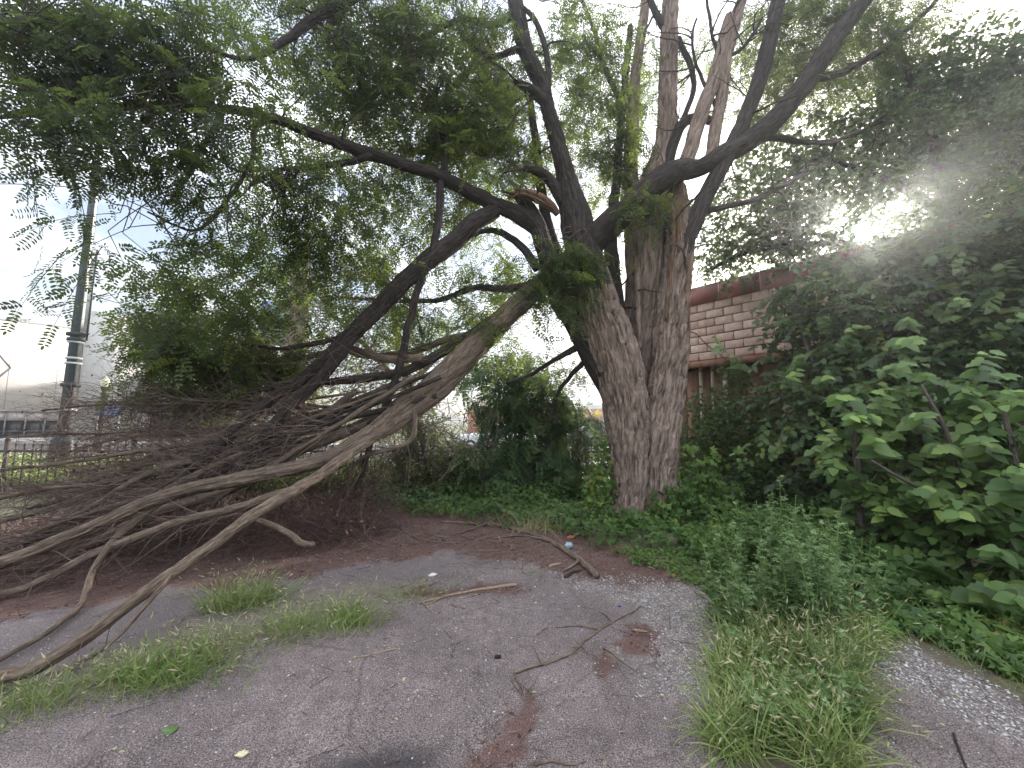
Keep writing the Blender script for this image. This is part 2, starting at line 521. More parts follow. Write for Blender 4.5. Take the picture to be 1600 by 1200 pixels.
def multi_tubes(acc, P, R, segs=3, tone=None):
    """N thin tubes at once: P (N,k,3), R (N,k)."""
    Nn, k, _ = P.shape
    if Nn == 0:
        return
    d = nrmz(P[:, -1] - P[:, 0])
    h = np.where(np.abs(d[:, 2:3]) > 0.8, np.array([[1.0, 0, 0]]), np.array([[0, 0, 1.0]]))
    u = nrmz(np.cross(d, h))
    v = np.cross(d, u)
    th = np.linspace(0, 2 * np.pi, segs, endpoint=False)
    off = np.cos(th)[None, :, None] * u[:, None, :] + np.sin(th)[None, :, None] * v[:, None, :]
    V = P[:, :, None, :] + R[:, :, None, None] * off[:, None, :, :]
    base = np.arange(Nn)[:, None, None] * (k * segs)
    i = np.arange(k - 1)[None, :, None] * segs
    j = np.arange(segs)[None, None, :]
    jn = (j + 1) % segs
    Q = np.stack([base + i + j, base + i + jn, base + i + segs + jn, base + i + segs + j], -1).reshape(-1, 4)
    s = np.linspace(0, 1, k)[None, :, None] * np.linalg.norm(P[:, -1] - P[:, 0], axis=1)[:, None, None]
    rnd = rng.random((Nn, 1, 1)) * 9
    bk = np.stack([off[:, None, :, 0] * R[:, :, None] + rnd, off[:, None, :, 1] * R[:, :, None] + rnd, s + 0 * off[:, None, :, 0] + rnd], -1)
    t = np.full(Nn, 0.5) if tone is None else tone
    acc.add(V.reshape(-1, 3), Q, None, bk.reshape(-1, 3), np.repeat(t, k * segs))


def box(acc, c, u, v, w, tone=0.5):
    """Box centred at c with half-extent vectors u, v, w."""
    c, u, v, w = (np.asarray(x, float) for x in (c, u, v, w))
    V = np.array([c + a * u + b * v + d * w for d in (-1, 1) for b in (-1, 1) for a in (-1, 1)])
    Q = [(0, 2, 3, 1), (4, 5, 7, 6), (0, 1, 5, 4), (2, 6, 7, 3), (0, 4, 6, 2), (1, 3, 7, 5)]
    acc.add(V, Q, None, None, tone)
    return acc


def boxz(acc, x0, x1, y0, y1, z0, z1):
    return box(acc, ((x0 + x1) / 2, (y0 + y1) / 2, (z0 + z1) / 2), ((x1 - x0) / 2, 0, 0), (0, (y1 - y0) / 2, 0), (0, 0, (z1 - z0) / 2))


def lathe(acc, c, prof, segs=16):
    c = np.asarray(c, float)
    prof = np.asarray(prof, float)
    th = np.linspace(0, 2 * np.pi, segs, endpoint=False)
    V = np.stack([prof[:, 0:1] * np.cos(th), prof[:, 0:1] * np.sin(th), prof[:, 1:2] + 0 * th], -1) + c
    n = len(prof)
    i = np.arange(n - 1)[:, None] * segs
    j = np.arange(segs)[None, :]
    jn = (j + 1) % segs
    Q = np.stack([i + j, i + jn, i + segs + jn, i + segs + j], -1).reshape(-1, 4)
    acc.add(V.reshape(-1, 3), Q)
    return acc


# ------------------------------------------------------------------ leaf templates (x along, y across, z normal)
def leaflet(L, w, x0=0.0, ang=0.0, y0=0.0, z0=0.0, n=4):
    if n == 4:
        P = [(0, 0), (L * 0.5, w), (L, 0), (L * 0.5, -w)]
        T = [(0, 2, 1), (0, 3, 2)]
        Z = [0, 0.12 * w, 0, 0.12 * w]
    else:
        P = [(0, 0), (L * 0.3, w * 0.92), (L * 0.72, w * 0.85), (L, 0), (L * 0.72, -w * 0.85), (L * 0.3, -w * 0.92)]
        T = [(0, 2, 1), (0, 3, 2), (0, 5, 4), (0, 4, 3)]
        Z = [0, 0.3 * w, 0.3 * w, -0.1 * w, 0.3 * w, 0.3 * w]
    c, s = math.cos(ang), math.sin(ang)
    V = [(x0 + c * a - s * b, y0 + s * a + c * b, z0 + z) for (a, b), z in zip(P, Z)]
    return V, T


def frond_tmpl(pairs=6, L=1.0, ll=0.2, lw=0.042, droop=0.25, n=4):
    V, T = [], []

    def put(v, t):
        o = len(V)
        V.extend(v)
        T.extend([tuple(i + o for i in f) for f in t])
    dz = lambda x: -droop * x * x
    put([(0, -0.006, 0), (0, 0.006, 0), (0.5, 0.005, dz(0.5)), (0.5, -0.005, dz(0.5)), (L, 0, dz(L))], [(0, 1, 2), (0, 2, 3), (3, 2, 4)])
    r = random.Random(5)
    for i in range(pairs):
        x = 0.16 + 0.78 * i / (pairs - 1)
        k = 1.0 - 0.25 * abs(i / (pairs - 1) - 0.4)
        for s in (-1, 1):
            put(*leaflet(ll * k * r.uniform(0.85, 1.1), lw * k, x, s * r.uniform(1.0, 1.35), 0, dz(x) + r.uniform(-0.02, 0.02), n))
    put(*leaflet(ll, lw, L * 0.98, 0, 0, dz(L), n))
    return np.array(V), np.array(T)


def simple_tmpl(w=0.36, fold=0.12, droop=0.2, heart=True):
    xs = [0.0, 0.14, 0.4, 0.72, 1.0]
    ws = [0.12 if heart else 0.02, w * 0.86, w, w * 0.62, 0.0]
    V = []
    for x, q in zip(xs, ws):
        z = -droop * x * x
        V += [(x - (0.1 if heart and x == 0 else 0), q, z + fold * q), (x, 0, z), (x - (0.1 if heart and x == 0 else 0), -q, z + fold * q)]
    T = []
    for i in range(4):
        a = i * 3
        if i < 3:
            T += [(a, a + 1, a + 4), (a, a + 4, a + 3), (a + 1, a + 2, a + 5), (a + 1, a + 5, a + 4)]
        else:
            T += [(a, a + 1, a + 4), (a + 1, a + 2, a + 4)]
    return np.array(V), np.array(T)


def leaf4(w=0.36, droop=0.2, x=0.36):
    V = [(0, 0, 0), (x, w, 0.12 * w - droop * x * x), (1, 0, -droop), (x, -w, 0.12 * w - droop * x * x), (0.42, 0, -droop * 0.18)]
    return np.array(V), np.array([(0, 4, 1), (1, 4, 2), (2, 4, 3), (3, 4, 0)])


def leaf6(w=0.36, droop=0.2):
    P = [(0, 0), (0.22, w), (0.66, w * 0.72), (1, 0), (0.66, -w * 0.72), (0.22, -w)]
    V = [(a, b, 0.13 * abs(b) - droop * a * a) for a, b in P] + [(0.4, 0, -droop * 0.16)]
    return np.array(V), np.array([(k, 6, (k + 1) % 6) for k in range(6)])


def lobed_tmpl():
    P = [(0.0, 0.0), (-0.12, 0.2), (0.05, 0.36), (0.3, 0.4), (0.42, 0.24), (0.6, 0.3), (0.72, 0.2), (1.0, 0.0),
         (0.72, -0.2), (0.6, -0.3), (0.42, -0.24), (0.3, -0.4), (0.05, -0.36), (-0.12, -0.2)]
    V = [(x, y, -0.2 * x * x + 0.16 * abs(y)) for x, y in P] + [(0.25, 0, -0.012), (0.6, 0, -0.072)]
    a, b = 14, 15
    T = [(0, a, 1), (1, a, 2), (2, a, 3), (3, a, 4), (4, a, b), (4, b, 5), (5, b, 6), (6, b, 7),
         (7, b, 8), (8, b, 9), (9, b, 10), (10, b, a), (10, a, 11), (11, a, 12), (12, a, 13), (13, a, 0)]
    return np.array(V), np.array([t[::-1] for t in T])


def palm5_tmpl():
    """five-fingered creeper leaf"""
    V, T = [], []
    for k, a in enumerate((-1.5, -0.75, 0, 0.75, 1.5)):
        v, t = leaflet(0.62 if k in (0, 4) else 0.85, 0.16, 0, a, 0, 0, 4)
        o = len(V)
        V += [(x, y, z - 0.25 * (x * x + y * y)) for x, y, z in v]
        T += [tuple(i + o for i in f) for f in t]
    return np.array(V), np.array(T)


def mug_tmpl():
    V, T = [], []
    for x, a, L in ((0.2, 0.8, 0.4), (0.2, -0.8, 0.4), (0.5, 0.65, 0.42), (0.5, -0.65, 0.42), (0.0, 0.0, 1.0)):
        v, t = leaflet(L, 0.075, x, a, 0, 0, 4)
        o = len(V)
        V += [(p, q, z - 0.25 * p * p) for p, q, z in v]
        T += [tuple(i + o for i in f) for f in t]
    return np.array(V), np.array(T)


def blade_tmpl(bend=0.5, w=0.018):
    V = []
    for t in (0, 0.35, 0.7):
        x, z = t * (1 - 0.25 * bend * t), bend * t * t * 0.8
        V += [(x, w * (1 - 0.5 * t), z), (x, -w * (1 - 0.5 * t), z)]
    V.append((1 - 0.3 * bend, 0, bend * 0.8))
    T = [(0, 1, 3), (0, 3, 2), (2, 3, 5), (2, 5, 4), (4, 5, 6)]
    return np.array(V), np.array(T)


def spike_tmpl():
    V = [(0, 0, 0), (0.35, 0.1, 0), (0.35, -0.05, 0.09), (0.35, -0.05, -0.09), (1, 0, 0.05)]
    T = [(0, 2, 1), (0, 3, 2), (0, 1, 3), (1, 2, 4), (2, 3, 4), (3, 1, 4)]
    return np.array(V), np.array(T)


T_FROND = frond_tmpl(5, n=4, ll=0.27, lw=0.074)
T_FROND_N = frond_tmpl(7, n=6, ll=0.21, lw=0.05)
T_FROND_L = frond_tmpl(8, ll=0.27, lw=0.07, droop=0.45)
T_SIMPLE = simple_tmpl()
T_SLIM = leaf4(0.24, 0.25, 0.42)
T_LEAF4 = leaf4()
T_LEAF6 = leaf6()
T_LOBED = lobed_tmpl()
T_PALM = palm5_tmpl()
T_MUG = mug_tmpl()
T_BLADES = [blade_tmpl(b, w) for b, w in ((0.25, 0.013), (0.6, 0.014), (1.0, 0.013))]
T_SPIKE = spike_tmpl()


def scatter(acc, tmpl, base, d, nr, sc, tone, jit=0.0):
    V0, T0 = tmpl
    d = nrmz(d)
    side = nrmz(np.cross(nr, d))
    nr = np.cross(d, side)
    sc = np.asarray(sc, float).reshape(-1, 1, 1)
    V = base[:, None, :] + sc * (V0[None, :, 0:1] * d[:, None, :] + V0[None, :, 1:2] * side[:, None, :] + V0[None, :, 2:3] * nr[:, None, :])
    n, k = len(base), len(V0)
    T = (T0[None] + (np.arange(n) * k)[:, None, None]).reshape(-1, 3)
    acc.add(V.reshape(-1, 3), None, T, None, np.repeat(tone, k))


def rand_dirs(n, zs=1.0):
    d = rng.normal(size=(n, 3))
    d[:, 2] *= zs
    return nrmz(d)


def in_ball(n, c, r, shell=0.0):
    d = nrmz(rng.normal(size=(n, 3)))
    q = rng.random((n, 1)) ** (1 / 3)
    q = shell + (1 - shell) * q
    return np.asarray(c)[None] + d * q * np.asarray(r)[None]


def blob_points(blobs, area, dens=1.0):
    """blobs: (px, py, Y, rx px, ry px, half depth m, layers) -> points spread through each ellipsoid."""
    out = []
    for px, py, Y, rx, ry, dY, od in blobs:
        c = at(px, py, Y)
        k = (c - Vector((0, 0, EYE))).length / FPX * (1 / math.sqrt(1 + ((px - 800) / FPX) ** 2 + ((600 - py) / FPX) ** 2))
        n = max(2, int(dens * od * math.pi * rx * ry * k * k / area))
        out.append(in_ball(n, c, (rx * k, dY, ry * k)))
    return np.concatenate(out)


def sprays(leaf_acc, twig_acc, C, L=(0.35, 0.65), nf=9, tmpl=T_FROND, sc=(0.17, 0.25), droop=0.5, tone=(0.0, 0.9), tr=0.0035, limbs=None, reach=1.3, face=None):
    n = len(C)
    d = rand_dirs(n, 0.5)
    d[:, 2] -= droop * 0.5
    d = nrmz(d)
    Ls = rng.uniform(*L, n)
    z = np.array([0, 0, 1.0])
    s = nrmz(np.cross(d, z) + rng.normal(size=(n, 3)) * 0.2)
    u = nrmz(np.cross(s, d))
    t = np.linspace(0.12, 1.0, nf)
    pos = C[:, None] + d[:, None] * (Ls[:, None] * t)[..., None] - z * (droop * 0.35 * Ls[:, None] * t * t)[..., None]
    sg = np.where(np.arange(nf) % 2 == 0, 1.0, -1.0)[None, :, None]
    fd = 0.55 * d[:, None] + 0.8 * sg * s[:, None] + rng.normal(size=(n, nf, 3)) * 0.33 - z * 0.45 * droop
    fd[:, -1] = d - z * 0.5 * droop
    nr = u[:, None] + rng.normal(size=(n, nf, 3)) * 0.45
    if face is not None:
        nr = nr * 0.6 + np.asarray(face)
    scv = rng.uniform(*sc, n * nf)
    sp_t = rng.uniform(tone[0], tone[1], (n, 1)) + rng.normal(size=(n, nf)) * 0.12
    scatter(leaf_acc, tmpl, pos.reshape(-1, 3), fd.reshape(-1, 3), nr.reshape(-1, 3), scv, np.clip(sp_t.ravel(), 0, 1))
    if twig_acc is not None:
        tt = np.array([-0.35, 0.0, 0.5, 1.0])
        P = C[:, None] + d[:, None] * (Ls[:, None] * tt)[..., None] - z * (droop * 0.35 * Ls[:, None] * tt * np.abs(tt))[..., None]
        multi_tubes(twig_acc, P, np.outer(np.ones(n), [1.6, 1.3, 1.0, 0.5]) * tr, 3)
        if limbs is not None:
            A = P[:, 0]
            D = ((A[:, None] - limbs[None]) ** 2).sum(-1)
            k = np.argpartition(D, min(24, D.shape[1] - 1), axis=1)[np.arange(n), rng.integers(0, min(24, D.shape[1] - 1), n)]
            B = limbs[k]
            ok = np.sqrt(D[np.arange(n), k]) < reach
            A, B = A[ok], B[ok]
            tt = np.linspace(0, 1, 5)[None, :, None]
            Pc = B[:, None] * (1 - tt) + A[:, None] * tt
            Pc = Pc + rng.normal(size=Pc.shape) * 0.03 * np.sin(np.pi * tt) + z * 0.1 * np.sin(np.pi * tt)
            multi_tubes(twig_acc, Pc, np.outer(np.ones(len(A)), [2.6, 2.3, 2.0, 1.8, 1.6]) * tr, 3)


# ------------------------------------------------------------------ ground
def pip(x, y, poly):
    inside = np.zeros(x.shape, bool)
    n = len(poly)
    for i in range(n):
        x1, y1 = poly[i]
        x2, y2 = poly[(i + 1) % n]
        c = ((y1 > y) != (y2 > y)) & (x < (x2 - x1) * (y - y1) / (y2 - y1 + 1e-12) + x1)
        inside ^= c
    return inside


def gpoly(pts):
    return [(G(a, b).x, G(a, b).y) for a, b in pts]


LITTER = gpoly([(-300, 1010), (0, 965), (150, 940), (250, 915), (330, 898), (430, 915), (560, 880), (700, 860), (760, 878), (830, 880), (900, 912), (980, 925), (1070, 905), (1060, 870), (950, 850), (880, 830), (760, 790), (300, 770), (-300, 770)])
SEAM = gpoly([(-200, 1190), (0, 1135), (120, 1088), (300, 1035), (440, 988), (600, 955), (690, 925), (660, 903), (520, 925), (330, 958), (200, 1000), (0, 1072), (-200, 1120)])
SOILR = gpoly([(1050, 905), (1120, 940), (1135, 1010), (1120, 1080), (1110, 1250), (1370, 1250), (1365, 1060), (1420, 1015), (1530, 1062), (1600, 1105), (1800, 1190), (1900, 900), (1500, 790), (1000, 800), (900, 840)])
GRAV1 = gpoly([(850, 885), (960, 903), (1010, 905), (1105, 935), (1128, 1010), (1108, 1100), (1000, 1075), (1015, 985), (985, 945), (900, 912)])
GRAV2 = gpoly([(1355, 1035), (1420, 1010), (1530, 1062), (1620, 1110), (1650, 1185), (1500, 1110), (1380, 1065)])
OLDSLAB = gpoly([(-300, 1080), (0, 1060), (200, 995), (330, 945), (520, 915), (660, 900), (800, 880), (760, 860), (560, 880), (430, 915), (330, 890), (60, 910), (-300, 960)])
RED_PATCH = [(985, 1000, 0.16, 0.10), (968, 1050, 0.09, 0.12), (1000, 985, .12, .06), (828, 1105, 0.07, 0.08), (775, 1175, 0.13, 0.08), (700, 925, 0.45, 0.08), (780, 918, 0.3, .07), (300, 912, 0.6, .1), (1000, 905, .3, .1), (800, 1140, .08, .12)]

GS = 0.06
xs = np.arange(-7.5, 7.51, GS)
ys = np.arange(0.6, 9.01, GS)
GX, GY = np.meshgrid(xs, ys)
gx, gy = GX.ravel(), GY.ravel()
P2 = np.stack([gx, gy, 0 * gx], 1)
wob = np.stack([fbm(P2 * 2.1, 4, 3), fbm(P2 * 2.1, 4, 40)], 1) - 0.5
jx, jy = gx + wob[:, 0] * 0.55, gy + wob[:, 1] * 0.55
hx, hy = gx + wob[:, 0] * 0.25, gy + wob[:, 1] * 0.25
n_f = fbm(P2 * 9, 3, 77)


def soft(poly, x, y, r=0.06):
    acc = 0
    for dx, dy in ((0, 0), (r, 0), (-r, 0), (0, r), (0, -r)):
        acc = acc + pip(x + dx, y + dy, poly)
    return acc / 5.0


litter = soft(LITTER, jx, jy, 0.12)
for a, b, rx, ry in RED_PATCH:
    c = G(a, b)
    q = ((jx - c.x) / rx) ** 2 + ((jy - c.y) / (ry * 1.6)) ** 2
    litter = np.maximum(litter, np.clip(1.4 - q, 0, 1) * 0.95)
seam = soft(SEAM, hx, hy, 0.08)
soil = soft(SOILR, hx, hy, 0.1)
soil = np.maximum(soil, np.clip((gy - 6.4 + wob[:, 0]) * 2, 0, 1))
grav = np.maximum(soft(GRAV1, jx, jy, 0.12), soft(GRAV2, jx, jy, 0.08))
old = soft(OLDSLAB, hx, hy, 0.05)
gz = (fbm(P2 * 0.9, 3, 8) - 0.5) * 0.05 + (n_f - 0.5) * 0.012 + seam * 0.015 + soil * 0.02 - old * 0.015
edge = np.minimum.reduce([gx + 7.5, 7.5 - gx, 9.0 - gy])
gz = np.maximum(gz, -0.04) * np.clip(edge / 0.4, 0, 1)
n_g = fbm(P2 * 22, 3, 99)


def rough(m, k=0.9):
    v = np.clip((m + (n_f - 0.5) * k + (n_g - 0.5) * k - 0.28) / 0.44, 0, 1) * (m > 0.02)
    return v


litter, seam, soil = rough(litter, 1.3), rough(seam, 1.2), rough(soil, 0.8)
grav = np.clip(grav * (0.4 + (n_f - 0.3) * 1.4), 0, 1)
c_t = G(600, 1215)
tar = np.clip(1.5 - (((jx - c_t.x) / 0.28) ** 2 + ((jy - c_t.y) / 0.14) ** 2), 0, 1)
acc = Acc()
nx_, ny_ = len(xs), len(ys)
i = (np.arange(ny_ - 1)[:, None] * nx_ + np.arange(nx_ - 1)[None, :]).ravel()
acc.add(np.stack([gx, gy, gz], 1), np.stack([i, i + 1, i + nx_ + 1, i + nx_], 1))


def lot_mat():
    m, nt, out = new_mat('worn_asphalt_lot')
    geo = N(nt, 'ShaderNodeNewGeometry')
    pos = geo.outputs['Position']
    A = lambda s: N(nt, 'ShaderNodeAttribute', attribute_name=s).outputs['Fac']
    big = N(nt, 'ShaderNodeTexNoise', {'Vector': pos, 'Scale': 1.1, 'Detail': 6.0, 'Roughness': 0.6})
    med = N(nt, 'ShaderNodeTexNoise', {'Vector': pos, 'Scale': 9.0, 'Detail': 6.0, 'Roughness': 0.65})
    fin = N(nt, 'ShaderNodeTexNoise', {'Vector': pos, 'Scale': 130.0, 'Detail': 4.0, 'Roughness': 0.7})
    vor = N(nt, 'ShaderNodeTexVoronoi', {'Vector': pos, 'Scale': 85.0})
    base = ramp(nt, big.outputs['Fac'], [(0.3, (0.21, 0.17, 0.164)), (0.5, (0.285, 0.232, 0.224)), (0.7, (0.355, 0.293, 0.28))])
    base = mixc(nt, 0.55, base, ramp(nt, med.outputs['Fac'], [(0.25, 0.28), (0.75, 0.72)]), 'OVERLAY')
    base = mixc(nt, 0.95, base, ramp(nt, fin.outputs['Fac'], [(0.33, 0.04), (0.67, 0.96)]), 'OVERLAY')
    vb = N(nt, 'ShaderNodeTexVoronoi', {'Vector': pos, 'Scale': 240.0})
    base = mixc(nt, 0.7, base, ramp(nt, vb.outputs['Distance'], [(0.1, 0.75), (0.6, 0.15)]), 'OVERLAY')
    wv = N(nt, 'ShaderNodeTexNoise', {'Vector': pos, 'Scale': 3.0, 'Detail': 5.0})
    wp_ = mixc(nt, 0.12, pos, wv.outputs['Color'])
    ck = N(nt, 'ShaderNodeTexVoronoi', {'Vector': wp_, 'Scale': 0.95}, feature='DISTANCE_TO_EDGE')
    cg = N(nt, 'ShaderNodeMath', {0: rng_node(nt, ck.outputs['Distance'], 0.010, 0.003), 1: rng_node(nt, big.outputs['Fac'], 0.46, 0.56)}, operation='MULTIPLY')
    base = mixc(nt, N(nt, 'ShaderNodeMath', {0: cg.outputs[0], 1: 0.4}, operation='MULTIPLY').outputs[0], base, (0.045, 0.037, 0.032))
    sep = N(nt, 'ShaderNodeSeparateColor', {0: vor.outputs['Color']})
    # pale stone chips in the binder
    gate = N(nt, 'ShaderNodeMath', {0: rng_node(nt, sep.outputs[0], 0.8, 0.85), 1: rng_node(nt, vor.outputs['Distance'], 0.32, 0.2)}, operation='MULTIPLY')
    base = mixc(nt, gate.outputs[0], base, ramp(nt, sep.outputs[1], [(0, (0.25, 0.22, 0.2)), (1, (0.6, 0.56, 0.52))]))
    base = mixc(nt, A('old'), base, mixc(nt, 0.4, base, (0.17, 0.15, 0.15)))
    base = mixc(nt, N(nt, 'ShaderNodeMath', {0: A('tar'), 1: 0.75}, operation='MULTIPLY').outputs[0], base, (0.035, 0.034, 0.037))
    grv = mixc(nt, rng_node(nt, sep.outputs[2], 0.45, 0.6), base, ramp(nt, sep.outputs[1], [(0, (0.2, 0.18, 0.17)), (1, (0.6, 0.57, 0.54))]))
    base = mixc(nt, N(nt, 'ShaderNodeMath', {0: A('grav'), 1: 0.6}, operation='MULTIPLY').outputs[0], base, grv)
    soilc = ramp(nt, med.outputs['Fac'], [(0.3, (0.085, 0.07, 0.05)), (0.55, (0.13, 0.115, 0.075)), (0.75, (0.1, 0.13, 0.05))])
    soilc = mixc(nt, 0.6, soilc, ramp(nt, fin.outputs['Fac'], [(0.3, 0.2), (0.7, 0.8)]), 'OVERLAY')
    base = mixc(nt, A('soil'), base, soilc)
    seamc = ramp(nt, med.outputs['Fac'], [(0.3, (0.12, 0.1, 0.075)), (0.7, (0.24, 0.22, 0.165))])
    sm = N(nt, 'ShaderNodeMath', {0: A('seam'), 1: rng_node(nt, med.outputs['Fac'], 0.3, 0.65, 0.25, 0.95)}, operation='MULTIPLY')
    base = mixc(nt, sm.outputs[0], base, seamc)
    litc = ramp(nt, fin.outputs['Fac'], [(0.3, (0.06, 0.03, 0.026)), (0.5, (0.13, 0.066, 0.052)), (0.7, (0.22, 0.13, 0.1))])
    lm = N(nt, 'ShaderNodeMath', {0: A('litter'), 1: rng_node(nt, med.outputs['Fac'], 0.28, 0.5, 0.45, 1.0)}, operation='MULTIPLY')
    base = mixc(nt, N(nt, 'ShaderNodeMath', {0: lm.outputs[0], 1: 0.82}, operation='MULTIPLY').outputs[0], base, litc)
    h = N(nt, 'ShaderNodeMath', {0: fin.outputs['Fac'], 1: vor.outputs['Distance']}, operation='SUBTRACT')
    bmp = N(nt, 'ShaderNodeBump', {'Height': h.outputs[0], 'Strength': 0.7, 'Distance': 0.006})
    p = N(nt, 'ShaderNodeBsdfPrincipled', {'Base Color': base, 'Roughness': 0.92, 'Specular IOR Level': 0.2, 'Normal': bmp.outputs[0]})
    nt.links.new(p.outputs[0], out.inputs[0])
    return m


me = acc.mesh('asphalt_lot', lot_mat(), True, attrs=())
for nm, arr in (('litter', litter), ('seam', seam), ('soil', soil), ('grav', grav), ('old', old), ('tar', tar)):
    a = me.attributes.new(nm, 'FLOAT', 'POINT')
    a.data.foreach_set('value', arr.astype(np.float32))
lot = part('asphalt_lot', me, None, kind='structure')


def ground_z(x, y):
    x, y = np.atleast_1d(np.asarray(x, float)), np.atleast_1d(np.asarray(y, float))
    ix = np.clip(((x + 7.5) / GS).round().astype(int), 0, nx_ - 1)
    iy = np.clip(((y - 0.6) / GS).round().astype(int), 0, ny_ - 1)
    return gz[iy * nx_ + ix]


g_soil = plain_mat('bare_ground', (0.15, 0.13, 0.085), 0.95, 0.2, 0.8, col2=(0.09, 0.115, 0.045), bump=0.6, fine=25)
acc = Acc()
R_ = 900
# the rest of the ground lies a little lower, out to the horizon
acc.add([(-R_, -R_, -0.06), (R_, -R_, -0.06), (R_, R_, -0.06), (-R_, R_, -0.06)], [(0, 1, 2, 3)])
part('ground', acc, g_soil, None, False, 'structure')
acc = Acc()
boxz(acc, -60, 60, 13.2, 15.2, -0.2, 0.1)
part('far_pavement', acc, M['concrete'], None, False, 'structure')
acc = Acc()
acc.add([(-90, 15.2, -0.03), (90, 15.2, -0.03), (90, 23.5, -0.03), (-90, 23.5, -0.03)], [(0, 1, 2, 3)])
part('road', acc, M['road'], None, False, 'structure')
acc = Acc()
for k in range(-20, 21):
    acc.add([(k * 4, 19.3, -0.025), (k * 4 + 2, 19.3, -0.025), (k * 4 + 2, 19.45, -0.025), (k * 4, 19.45, -0.025)], [(0, 1, 2, 3)])
part('road_markings', acc, M['paint'], None, False, 'structure')
acc = Acc()
boxz(acc, -60, 60, 23.5, 25.2, -0.2, 0.1)
part('opposite_pavement', acc, M['concrete'], None, False, 'structure')

# ------------------------------------------------------------------ pink block building on the right
wd = Vector((0.83, -1.0, 0)).normalized()      # along the wall, towards the viewer
wo = Vector((5.0, 11.0, 0)) - wd * 1.0         # far corner of the wall (behind the big trunk)
wnrm = Vector((-wd.y, wd.x, 0))
if wnrm.dot(Vector((0, 0, 0)) - wo) < 0:
    wnrm = -wnrm                               # faces the lot
WL = 13.0


def wp(s, z, out=0.0):
    return wo + wd * s + wnrm * out + Vector((0, 0, z))


bld = thing('block_building', 'pink block building with red brown coping behind the big tree and shrubs', 'building', wo)
acc = Acc()
cz = Vector((0, 0, 1))
box(acc, wp(WL / 2, 4.1, -5.06), wd * (WL / 2), wnrm * 5.0, cz * 0.83)                   # upper wall backing
box(acc, wp(WL / 2, 1.55, -5.26), wd * (WL / 2), wnrm * 4.8, cz * 1.6)                    # recessed lower wall
part('wall', acc, M['mortar'], bld, False)
acc = Acc()
box(acc, wp(WL / 2, 4.99, -5.2), wd * (WL / 2 - .1), wnrm * 4.8, cz * 0.05)
part('roof', acc, M['roof'], bld, False)
bl = []
for k in range(3):
    a = Acc()
    L, Hh, D = 0.216, 0.1005, 0.035
    v = []
    ch = 0.003
    for (yy, e) in ((-D, 0), (D - ch, 0), (D, ch)):
        v += [(-L + e, yy, -Hh + e), (L - e, yy, -Hh + e), (L - e, yy, Hh - e), (-L + e, yy, Hh - e)]
    q = [(8, 9, 10, 11)] + [(r * 4 + j, r * 4 + (j + 1) % 4, r * 4 + 4 + (j + 1) % 4, r * 4 + 4 + j) for r in (0, 1) for j in range(4)]
    a.add(v, q, None, None, k * 0.5)
    bl.append(a.mesh('brick', M['block'], False))
# local x along -wd or wd so that local y = wall normal
bx = Vector((wnrm.y, -wnrm.x, 0))
brot = Matrix((bx, wnrm, cz)).transposed().to_quaternion()
cnt = 0
for r in range(7):
    z = 3.36 + 0.115 + r * 0.23
    off = 0.23 if r % 2 else 0.0
    for k in range(22):
        s = 0.23 + off + k * 0.46
        if s + 0.23 > WL or cnt >= 176:
            continue
        piece('brick', random.choice(bl), bld, wp(s, z, -0.03 + random.uniform(-0.006, 0.006)), brot)
        cnt += 1
for k in range(13):
    a = Acc()
    box(a, wp(0.5 + k, 5.2, -0.1), wd * 0.494, wnrm * 0.17, cz * 0.225)
    cp = part('coping', a, M['coping'], bld, False)
    a = Acc()
    box(a, wp(1.0 + k, 5.2, -0.1), wd * 0.01, wnrm * 0.176, cz * 0.228)
    part('joint_strip', a, M['coping_joint'], cp, False)
    a = Acc()
    box(a, wp(0.5 + k, 5.442, -0.1), wd * 0.497, wnrm * 0.19, cz * 0.012)
    part('coping_cap', a, M['roof'], cp, False)
a = Acc()
box(a, wp(WL / 2, 3.27, -0.05), wd * (WL / 2), wnrm * 0.08, cz * 0.082)
part('lintel', a, M['rust'], bld, False)
for k in range(10):
    a = Acc()
    box(a, wp(0.2 + k * 0.4, 1.6, -0.42), wd * 0.19, wnrm * 0.02, cz * 1.55)
    part('rusty_panel', a, M['rust'], bld, False)
pp = thing('wall_pipe', 'tallest of the peeling white pipes on the rusty wall beside the trunk', 'pipe', wp(1.35, 0, -0.2), 'white pipes on the block building')
for k, (s, z0, z1, r) in enumerate(((1.3, 1.2, 3.2, 0.05), (1.62, 1.4, 3.2, 0.042), (1.95, 1.5, 2.95, 0.06))):
    root = pp
    if k:
        root = thing('wall_pipe', ('slim peeling pipe in the middle of three on the rusty wall', 'shorter thick white pipe next to the vine covered wall')[k - 1], 'pipe', wp(s, 0, -0.2), 'white pipes on the block building')
    a = Acc()
    tube(a, [wp(s, z0 + (z1 - z0) * t, -0.25) for t in np.linspace(0, 1, 6)], [r] * 6, 12)
    part('pipe_run', a, M['pipe'], root)
    a = Acc()
    tube(a, [wp(s, z1 - 0.15, -0.25), wp(s, z1 - 0.12, -0.25), wp(s, z1 - 0.08, -0.25)], [r * 1.25] * 3, 12)
    part('pipe_collar', a, M['rust'], root)
cb = thing('hanging_cable', 'thin black cable hanging across the pink block wall', 'cable', wp(1.2, 4.2, 0.02))
a = Acc()
tube(a, smooth_curve([wp(0.8, 4.15, 0.03), wp(1.25, 4.2, 0.03), wp(1.6, 3.8, 0.03), wp(2.1, 3.3, 0.05), wp(2.3, 2.9, 0.05)], 5), [0.012] * 21, 6)
part('cable_run', a, M['iron'], cb)

# ------------------------------------------------------------------ far buildings, left and centre
fd_ = Vector((0.715, 0.699, 0)).normalized()
fo = at(0, 640, 26.0)
fo.z = 0
fn = Vector((fd_.y, -fd_.x, 0))


